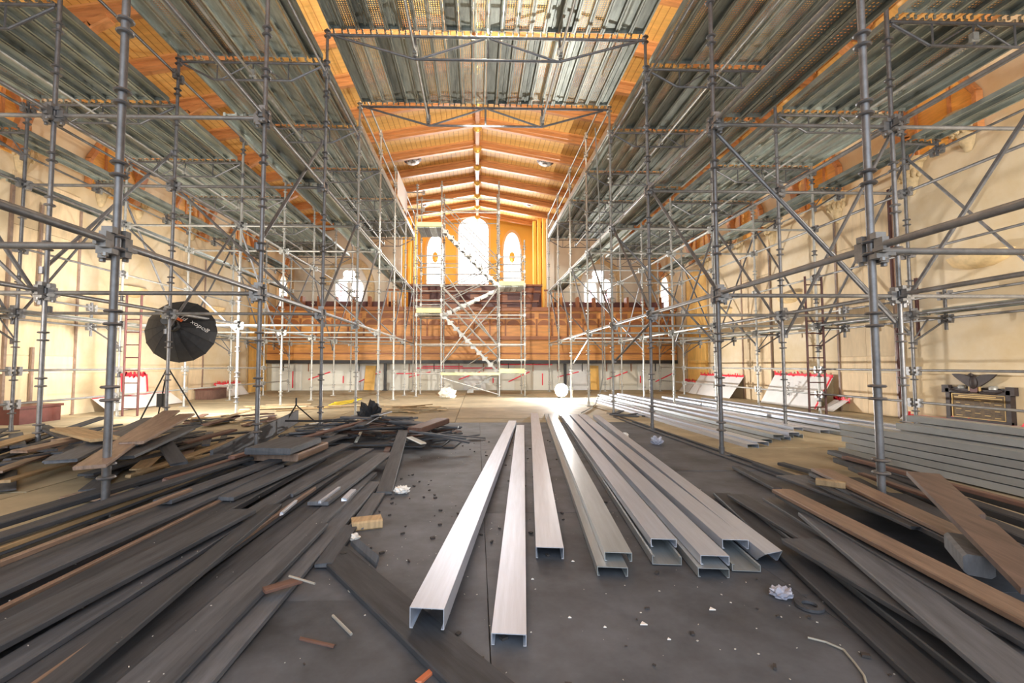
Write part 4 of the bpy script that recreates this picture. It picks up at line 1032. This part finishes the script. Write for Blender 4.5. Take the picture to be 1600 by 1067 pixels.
# ---- bronze memorial plaque with eagle
pa = wx(1484, 604, XW_R); pb = wx(1586, 604, XW_R); yc = (pa.y + pb.y) / 2; W = pa.y - pb.y; zb = wx(1484, 653, XW_R).z; zt = pa.z; Hh = zt - zb
pl = empty('memorial_plaque', (XW_R, yc, zb)); tag(pl, 'bronze memorial plaque with an eagle on top, low on the right wall', 'plaque')
def pbx(name, y0, y1, z0, z1, d0, d1, m):   # y measured left to right as seen from the nave
    b = MB(); b.box((-(d0 + d1) / 2, -(y0 + y1) / 2, (z0 + z1) / 2), (abs(d1 - d0), y1 - y0, z1 - z0)); return b.build(name, m, pl)
h2 = W / 2
pbx('back_plate', -h2, h2, 0, Hh, 0, .05, bronze_d)
pbx('panel', -h2 * .8, h2 * .8, Hh * .09, Hh * .8, .05, .06, bronze)
for y0, y1 in ((-h2, -h2 * .86), (h2 * .86, h2)): pbx('side_rail', y0, y1, 0, Hh, .05, .085, bronze_d)
for z0, z1 in ((0, Hh * .07), (Hh * .84, Hh * .96)): pbx('rail', -h2, h2, z0, z1, .05, .09, bronze_d)
for sg in (-1, 1):
    pbx('ear', sg * h2 - .06, sg * h2 + .06, Hh * .82, Hh * 1.06, .02, .09, bronze_d)
    pbx('bead', sg * h2 * .815 - .006, sg * h2 * .815 + .006, Hh * .09, Hh * .8, .06, .072, brass)
    b = MB(); b.lathe([(.001, 0), (.06, 0), (.06, .03), (.04, .06), (.001, .06)], (-.05, -sg * h2 * .48, Hh * .97), 10); b.build('urn', galv, pl, True)
for z in (Hh * .085, Hh * .8): pbx('bead', -h2 * .815, h2 * .815, z - .005, z + .005, .06, .072, brass)
pbx('heading_line', -h2 * .6, h2 * .55, Hh * .735, Hh * .76, .058, .066, brass); pbx('heading_line', -h2 * .74, h2 * .74, Hh * .685, Hh * .71, .058, .066, brass)
for c in range(5):
    for r in range(11):
        y = h2 * (-.7 + .3 * c); pbx('name_line', y, y + h2 * (.2 - .03 * ((c + r) % 3)), Hh * (.14 + .048 * r), Hh * (.156 + .048 * r), .058, .063, brass if (c + r) % 4 == 0 else bronze_d)
for k in range(9):   # swag
    t0, t1 = k / 9, (k + 1) / 9; f_ = lambda t: -.04 * math.sin(math.pi * ((t * 2) % 1))
    b = MB(); b.tube((-.095, h2 * .8 - t0 * h2 * 1.6, Hh * .93 + f_(t0)), (-.095, h2 * .8 - t1 * h2 * 1.6, Hh * .93 + f_(t1 - .001)), .02, 8); b.build('swag', bronze_d, pl, True)
b = MB(); b.poly([V((-.09, y, z)) for y, z in ((.07, Hh * .84), (-.07, Hh * .84), (-.09, Hh * .9), (-.09, Hh * 1.05), (.09, Hh * 1.05), (.09, Hh * .9))], (-.02, 0, 0)); b.build('shield', brass, pl)
b = MB(); b.poly([V((-.112, y, z)) for y, z in ((.05, Hh * .87), (-.05, Hh * .87), (-.06, Hh * .92), (-.06, Hh * 1.02), (.06, Hh * 1.02), (.06, Hh * .92))], (-.01, 0, 0)); b.build('shield_field', redpost, pl)
b = MB(); b.lathe([(.001, -.12), (.05, -.08), (.065, 0), (.05, .08), (.02, .13), (.001, .14)], (-.1, 0, Hh * 1.15), 10); b.build('eagle_body', bronze_d, pl, True)
b = MB(); b.lathe([(.001, -.035), (.03, -.01), (.03, .02), (.001, .04)], (-.13, .02, Hh * 1.15 + .13), 8); b.tube((-.13, .03, Hh * 1.15 + .135), (-.14, .085, Hh * 1.15 + .12), .014, 6, r2=.003); b.build('eagle_head', bronze_d, pl, True)
for sg in (-1, 1):
    pts = [(0.03, -.08), (.1, -.05), (.2, .02), (.3, .1), (.34, .15), (.24, .15), (.14, .14), (.04, .1)]
    b = MB(); b.poly([V((-.09, sg * y, Hh * 1.15 + z)) for y, z in pts], (-.03, 0, 0)); b.build('eagle_wing', bronze_d, pl)
b = MB(); b.poly([V((-.08, y, Hh * 1.15 + z)) for y, z in ((-.04, -.08), (.04, -.08), (.09, -.17), (-.09, -.17))], (-.03, 0, 0)); b.build('eagle_tail', bronze_d, pl)

# ---- white plastic sheets with red tape leaning at the walls
def text_mesh(txt, size):
    cu = bpy.data.curves.new('lettering', 'FONT'); cu.body = txt; cu.size = size; cu.extrude = 0.001
    o = bpy.data.objects.new('lettering', cu); COL.objects.link(o); dg = bpy.context.evaluated_depsgraph_get()
    me = bpy.data.meshes.new_from_object(o.evaluated_get(dg)); bpy.data.objects.remove(o); return me
def sheet_on_wall(X, s, ya, yb, z0, z1, label, lean=.25, tapes=(), name='plastic_sheet', txt=None, sides=()):
    """sheet leaning on the wall; ya..yb along the wall"""
    n = 8; b = MB(); rnd = random.Random(int(ya * 100)); r = empty(name, (X, (ya + yb) / 2, 0)); yc_ = (ya + yb) / 2
    top = []; bot = []
    for k in range(n + 1):
        y = ya + (yb - ya) * k / n - yc_
        top.append(V((-s * .05, y, z1 + rnd.uniform(-.02, .02)))); bot.append(V((-s * (lean + .05), y, z0)))
    for k in range(n): b.poly([bot[k], bot[k + 1], top[k + 1], top[k]], (s * .012, 0, 0))
    b.build('sheet', plastic, r)
    m = MB(); 
    for k in range(n * 3):
        t = (k + rnd.random()) / (n * 3); y = ya + (yb - ya) * t - yc_; l = rnd.uniform(.06, .16)
        m = MB(); m.bar((-s * .075, y, z1 - .03), (-s * .075, y + rnd.uniform(-.07, .07), z1 + l * .5 * rnd.choice((1, -1))), .01, .045, V((0, 1, 0))); m.build('tape_tab', tape, r)
    m = MB(); m.box((-s * .072, 0, z1 - .015), (.012, abs(yb - ya), .05)); m.build('tape', tape, r)
    for y in sides:
        m = MB(); m.bar((-s * (lean + .075), y - yc_, z0 + .02), (-s * .075, y - yc_, z1), .05, .012, V((s, 0, 0.3))); m.build('tape', tape, r)
    if txt:
        me = text_mesh(txt, .17); me.materials.append(blackm); o = link('lettering', me, r)
        o.matrix_local = Matrix.Translation((-s * (lean * .5 + .11), txt_y - yc_, z0 + .48)) @ Matrix(((0, -s, 0, 0), (0, 0, 0, 0), (0, 0, 0, 0), (0, 0, 0, 1))) if False else Matrix.Translation((-s * (lean * .62 + .085), (ya + yb) / 2 - yc_ + .1, z0 + .62)) @ Matrix(((0, s * -0.33, s * -1, 0), (0, -s * 1.0, 0, 0), (-1, 0, 0, 0), (0, 0, 0, 1)))
    tag(r, label, 'plastic sheet', 'white plastic sheets taped at the walls')
def yw(u, X): return wx(u, 600, X).y
sheet_on_wall(XW_R, 1, yw(1600, XW_R) - 1.2, yw(1416, XW_R), .01, zb - .01, 'low white plastic strip with red tape below the bronze plaque', .12)
sheet_on_wall(XW_R, 1, yw(1306, XW_R), yw(1215, XW_R), .02, .82, 'tall lettered white plastic sheet with red tape behind the right ladder', .45, txt='PLASTIC', sides=(yw(1306, XW_R),))
sheet_on_wall(XW_R, 1, yw(1330, XW_R), yw(1308, XW_R), .02, .28, 'small white plastic bundle with red tape beside the right ladder', .4)
sheet_on_wall(XW_R, 1, yw(1166, XW_R), yw(1098, XW_R), .02, .72, 'white plastic sheet with ragged red tape top, farther along the right wall', .5, sides=())
sheet_on_wall(XW_R, 1, yw(1108, XW_R) + .9, yw(1074, XW_R), .02, .45, 'low white box-like plastic cover at the far right end', .3)
sheet_on_wall(XW_L, -1, yw(140, XW_L), yw(262, XW_L), .02, .33, 'long low white plastic cover with red tape along the left wall', .4, sides=())
sheet_on_wall(XW_L, -1, yw(184, XW_L), yw(224, XW_L), .36, .82, 'square white plastic patch bordered in red tape on the left wall', .04, sides=(yw(184, XW_L), yw(224, XW_L)))
sheet_on_wall(XW_L, -1, yw(331, XW_L), yw(372, XW_L), .02, .45, 'small white plastic sheet with red tape, far left wall', .35, sides=(yw(331, XW_L),))
# dark wood bases at the left wall
for (u, lab, h_) in ((15, 'dark walnut wooden box end at the left wall behind the scaffold', .28), (313, 'small brown wooden box by the far left plastic sheet', .3)):
    p = wx(u, 640, XW_L); o = empty('wooden_box', (p.x + .32, p.y, 0)); b = MB(); b.box((0, 0, h_ / 2), (.5, .8, h_)); b.build('body', dark_w if u < 100 else board_r, o); b = MB(); b.box((0, 0, h_ + .02), (.56, .86, .045)); b.build('lid', dark_w, o); tag(o, lab, 'box')

# ================================================================== PHOTOGRAPHER'S LIGHTS
# softbox seen from behind
SBc = at(284, 518, 8.45)
ax = (V((-.54, .84, .07)) * .94 + V((.84, .54, 0)) * .26 + V((0, 0, -.2))).normalized(); e1 = ax.cross(V((0, 0, 1))).normalized(); e2 = e1.cross(ax).normalized()
sb = empty('softbox', (SBc.x, SBc.y, 0.02)); tag(sb, 'large black parabolic softbox on a stand, seen from behind in the left aisle', 'softbox')
so = V(sb.location); RM, DP = .575, .5
def shell(r): return -DP * (1 - (r / RM) ** 1.7)
def sp(a, b_, lift=0.0):
    r = min(RM, math.hypot(a, b_)); return SBc - so + e1 * a + e2 * b_ + ax * (shell(r) - lift)
nseg = 16; rings = [.1, .2, .3, .4, .5, .56, .575]
b = MB()
for r in rings:
    for k in range(nseg):
        t = 2 * math.pi * k / nseg; b.v.append(sp(r * math.cos(t), r * math.sin(t)))
for i in range(len(rings) - 1):
    for k in range(nseg):
        j = (k + 1) % nseg; b.f.append((i * nseg + k, i * nseg + j, (i + 1) * nseg + j, (i + 1) * nseg + k))
b.build('shell', black, sb)
for k in range(nseg):
    t = 2 * math.pi * k / nseg; m = MB()
    for r0, r1 in zip(rings, rings[1:]): m.tube(sp(r0 * math.cos(t), r0 * math.sin(t)), sp(r1 * math.cos(t), r1 * math.sin(t)), .006, 5)
    m.build('rod_seam', black, sb)
b = MB()
for k in range(nseg): t = 2 * math.pi * k / nseg; b.v.append(sp(.57 * math.cos(t), .57 * math.sin(t)) + ax * .02)
b.f.append(tuple(range(nseg))); b.build('diffuser', emit('softbox_diffuser', (1, .96, .88), 5), sb)
b = MB(); b.lathe([(.001, -.1), (.1, -.1), (.11, .02), (.001, .02)], SBc - so - ax * DP, 16, M=Matrix((e1, e2, ax)).transposed()); b.build('speed_ring', blackm, sb, True)
b = MB(); c0 = SBc - so - ax * (DP + .08); b.tube(c0, c0 - ax * .32, .065, 14); b.build('strobe_head', blackm, sb, True)
b = MB(); b.box(c0 - ax * .2 + V((-.02, 0, .1)), (.16, .06, .05)); b.build('control_screen', mat('amber_screen', (.5, .35, .05), .4), sb)
for txt, sz, a0, b0, rot, mm in (('godox  P120L', .105, .475, -.01, math.radians(149), white_p), ('■', .0, 0, 0, 0, orange_l)):
    if sz == 0: continue
    me = text_mesh(txt, sz); me.materials.append(mm)
    for v in me.vertices:
        a = a0 + v.co.x * math.cos(rot) - v.co.y * math.sin(rot); b_ = b0 + v.co.x * math.sin(rot) + v.co.y * math.cos(rot)
        v.co = sp(a, b_, .012 + v.co.z)
    link('lettering', me, sb)
b = MB(); q = [(-.0, .17), (.115, .105), (.09, .065), (-.025, .13)]; b.poly([sp(x + .02, y + .01, .012) for x, y in q], -ax * .004); b.build('label_patch', orange_l, sb)
b = MB(); b.tube(c0 - ax * .1 - V((0, 0, .06)), V((c0.x - ax.x * .1, c0.y - ax.y * .1, .5)), .016, 8); b.build('stand_column', blackm, sb, True)
for a in (.3, 2.4, 4.5):
    b = MB(); b.tube((c0.x - ax.x * .1, c0.y - ax.y * .1, 1.0), (c0.x - ax.x * .1 + .55 * math.cos(a), c0.y - ax.y * .1 + .55 * math.sin(a), .012), .012, 6); b.build('stand_leg', blackm, sb, True)
b = MB(); b.box((c0.x - ax.x * .1 - .07, c0.y - ax.y * .1, .45), (.13, .09, .22)); b.build('battery_pack', blackm, sb)
lo = light('softbox_light', 'AREA', SBc + ax * .1, 240, (1, .93, .82), .7, parent=None)
lo.rotation_euler = ax.to_track_quat('-Z', 'Y').to_euler()

# strobe standing on the floor beyond the studs
LP = V((2.68, 14.6, 0)); fl_ = empty('floor_lamp', LP); tag(fl_, 'blazing bare strobe lamp on the floor at the far end of the steel studs', 'lamp')
b = MB(); b.lathe([(.001, .0), (.12, 0), (.12, .02), (.03, .03), (.03, .2), (.001, .2)], (0, .1, 0), 14); b.build('foot', blackm, fl_, True)
b = MB(); b.tube((0, .02, .26), (0, .25, .24), .06, 14); b.build('body', blackm, fl_, True)
b = MB(); b.lathe([(.05, 0), (.15, .05), (.2, .13), (.205, .15), (.19, .13), (.14, .06), (.045, .01)], (0, .02, .26), 20, M=Matrix.Rotation(math.pi / 2, 3, 'X')); b.build('reflector', galv, fl_, True)
b = MB(); b.lathe([(.001, .135), (.1, .13), (.185, .115)], (0, .02, .26), 20, M=Matrix.Rotation(math.pi / 2, 3, 'X')); b.build('glowing_diffuser', emit('strobe_glow', (1, .98, .95), 60), fl_, True)
light('floor_lamp_light', 'POINT', (LP.x, LP.y - .2, .3), 900, (1, .97, .93), .06)
# work lamp on the central deck, showing through the gap between the planks
DPm = at(765, 42, YN(2)); wl_ = empty('deck_lamp', (DPm.x, YN(2), 6.75)); tag(wl_, 'bright work lamp glinting through the gap in the central deck', 'lamp')
b = MB(); b.lathe([(.001, -.04), (.03, -.02), (.04, .01), (.03, .035), (.001, .045)], (0, 0, -.02), 12); b.build('bulb', lamp_hot, wl_, True)
b = MB(); b.lathe([(.03, .02), (.05, .06), (.04, .16), (.001, .18)], (0, 0, 0), 12); b.build('housing', blackm, wl_, True)
b = MB(); b.box((0, 0, -.06), (.02, .16, .015)); b.build('foot_bar', blackm, wl_)
aim(light('deck_lamp_beam', 'SPOT', (DPm.x, YN(2) + .05, 6.1), 1700, (1, .93, .82), .06, spot=math.radians(64)), (-.3, 19, .4))
light('deck_lamp_light', 'POINT', (DPm.x, YN(2), 7.1), 600, (1, .9, .75), .1)

# ================================================================== SMALL THINGS ON THE FLOOR
def crumple(u, v, r, m, label, cat, seed, name, h_=.8):
    rnd = random.Random(seed); bm = bmesh.new(); bmesh.ops.create_icosphere(bm, subdivisions=3, radius=1)
    for vv in bm.verts:
        k = .55 + .6 * rnd.random(); vv.co = V((vv.co.x * r * k, vv.co.y * r * k * .8, max(0.0, (vv.co.z + .75)) * r * h_ * k * .6))
    me = bpy.data.meshes.new(name); bm.to_mesh(me); bm.free(); me.materials.append(m); o = link(name, me); o.location = fp(u, v, .003); tag(o, label, cat)
crumple(1220, 932, .055, clear_p, 'crumpled clear plastic film on the dark floor right of centre', 'plastic scrap', 1, 'plastic_scrap')
crumple(1026, 694, .085, clear_p, 'crumpled clear plastic film on the floor beside the right dark floor edge', 'plastic scrap', 2, 'plastic_scrap', 1.2)
crumple(577, 668, .2, black, 'crumpled black plastic bag at the back of the centre heap', 'bag', 9, 'black_bag', 1.6)
bpy.data.objects['black_bag'].location.z = .12
crumple(628, 770, .07, white_p, 'crumpled white rag on the floor below the centre heap', 'rag', 3, 'rag')
crumple(976, 682, .07, white_p, 'small white crumpled paper right of the long studs', 'paper', 4, 'paper_scrap')
crumple(700, 622, .28, white_w, 'white crumpled dust sheet on the floor before the stair tower', 'dust sheet', 5, 'dust_sheet', 1.1)
crumple(551, 842, .05, white_p, 'small torn white film by the triangular slab', 'plastic scrap', 6, 'plastic_scrap', .6)
p = fp(553, 922, .004); m = MB(); m.lathe([(.012, .0), (.028, .0), (.028, .006), (.012, .006), (.012, 0)], (0, 0, 0), 16); o = m.build('washer', galv, smooth=True); o.location = p; tag(o, 'pale metal washer on the floor left of the leftmost stud', 'washer')
p = fp(1265, 948, .004); m = MB(); m.lathe([(.03, .0), (.055, .0), (.055, .012), (.03, .012), (.03, 0)], (0, 0, 0), 18); o = m.build('rubber_ring', board_d, smooth=True); o.location = p; tag(o, 'dark rubber ring on the floor right of the crumpled film', 'ring')
a, c = fp(520, 962, .008), fp(549, 991, .008); m = MB(); m.tube((0, 0, 0), c - a, .006, 8); o = m.build('metal_rod', galv, smooth=True); o.location = a; tag(o, 'short shiny metal rod on the floor near the left boards', 'rod')
rb(470, 996, .01, 522, 1008, .01, .014, .008, board_r, 'thin dark red splinter on the floor near the metal rod', name='splinter')
rb(655, 1062, .014, 686, 1036, .014, .022, .012, mat('bright_red_wood', (.55, .17, .08), .6), 'orange-red wood splinter at the bottom of the frame', name='splinter')
a, c = fp(452, 900, .13), fp(492, 912, .13); m = MB(); m.tube((0, 0, 0), c - a, .005, 8); o = m.build('metal_rod', galv, smooth=True); o.location = a; tag(o, 'thin shiny rod across the left boards', 'rod')
for i, (u, v, sz) in enumerate(((1112, 952, .014), (1005, 975, .015), (890, 965, .007), (1045, 999, .007), (945, 980, .006), (832, 905, .007), (895, 877, .008))):
    p = fp(u, v, .004); m = MB(); m.poly([V((-sz, -sz * .5, 0)), V((sz, -sz * .6, 0)), V((0.1 * sz, sz, 0))], (0, 0, .004)); o = m.build('paper_chip', white_p); o.location = p
    tag(o, ('white triangular chip right of the studs near the crumpled film', 'white triangular chip below the fourth stud pair', 'tiny white chip right of the second stud', 'round-looking white speck in the foreground centre', 'tiny white screw-like bit near the triangular chip', 'tiny white chip between second and third studs', 'white chip in front of the third stud')[i], 'chip')
# wire curl bottom right
pts = [fp(u, v, .006) for u, v in ((1262, 996), (1290, 1003), (1318, 1015), (1336, 1036), (1350, 1055), (1356, 1075))]; m = MB()
for a, c in zip(pts, pts[1:]): m.tube(a - pts[0], c - pts[0], .004, 6)
o = m.build('wire', cable_m, smooth=True); o.location = pts[0]; tag(o, 'thin grey wire curling on the floor at bottom right', 'wire')
# hanging cable
Yc = 9.2; pts = [at(u, v, Yc) for u, v in ((930, 200), (936, 320), (940, 430), (941, 520), (942, 590), (938, 612))] + [fp(930, 632, .02), fp(918, 640, .02), fp(908, 645, .02)]
m = MB()
for a, c in zip(pts, pts[1:]): m.tube(a - pts[-1], c - pts[-1], .012, 6)
o = m.build('cable', cable_m, smooth=True); o.location = pts[-1]; tag(o, 'grey cable hanging from the right deck down to the floor', 'cable')
# edge strip of the charcoal floor covering, right
for i, (x0, x1) in enumerate(((2.82, 2.86), (2.95, 3.0))):
    board((x1, 3.6, .022), (x0 - .05, 9.2, .022), .05, .02, board_e if i == 0 else board_d, ('inner' if i == 0 else 'outer') + ' thin edge batten along the right side of the charcoal floor', 'batten', name='edge_batten')
# uncountable crumbs
def crumbs(name, m, n, x0, x1, y0, y1, s0, s1, label, seed):
    rnd = random.Random(seed); b = MB()
    for _ in range(n):
        x, y = rnd.uniform(x0, x1), y0 + (y1 - y0) * rnd.random() ** 1.3; s_ = rnd.uniform(s0, s1); a = rnd.uniform(0, 6.28)
        b.box((x, y, .003 + s_ * .15), (s_, s_ * rnd.uniform(.25, .8), s_ * .35), Matrix.Rotation(a, 3, 'Z'))
    o = b.build(name, m); tag(o, label, 'debris', kind='stuff')
crumbs('floor_debris', chip_m, 420, -.75, 2.0, 1.2, 6.5, .002, .008, 'pale crumbs and dust scattered on the charcoal floor', 21)
crumbs('wood_crumbs', chip_d, 200, -.75, 2.0, 1.2, 6.5, .008, .03, 'dark splinters scattered on the charcoal floor', 22)
crumbs('board_dust', chip_m, 90, -2.6, -.9, 1.4, 3.4, .002, .006, 'pale specks lying on the left boards', 23)
for v in bpy.data.objects['board_dust'].data.vertices: v.co.z += .125
bpy.context.view_layer.update()
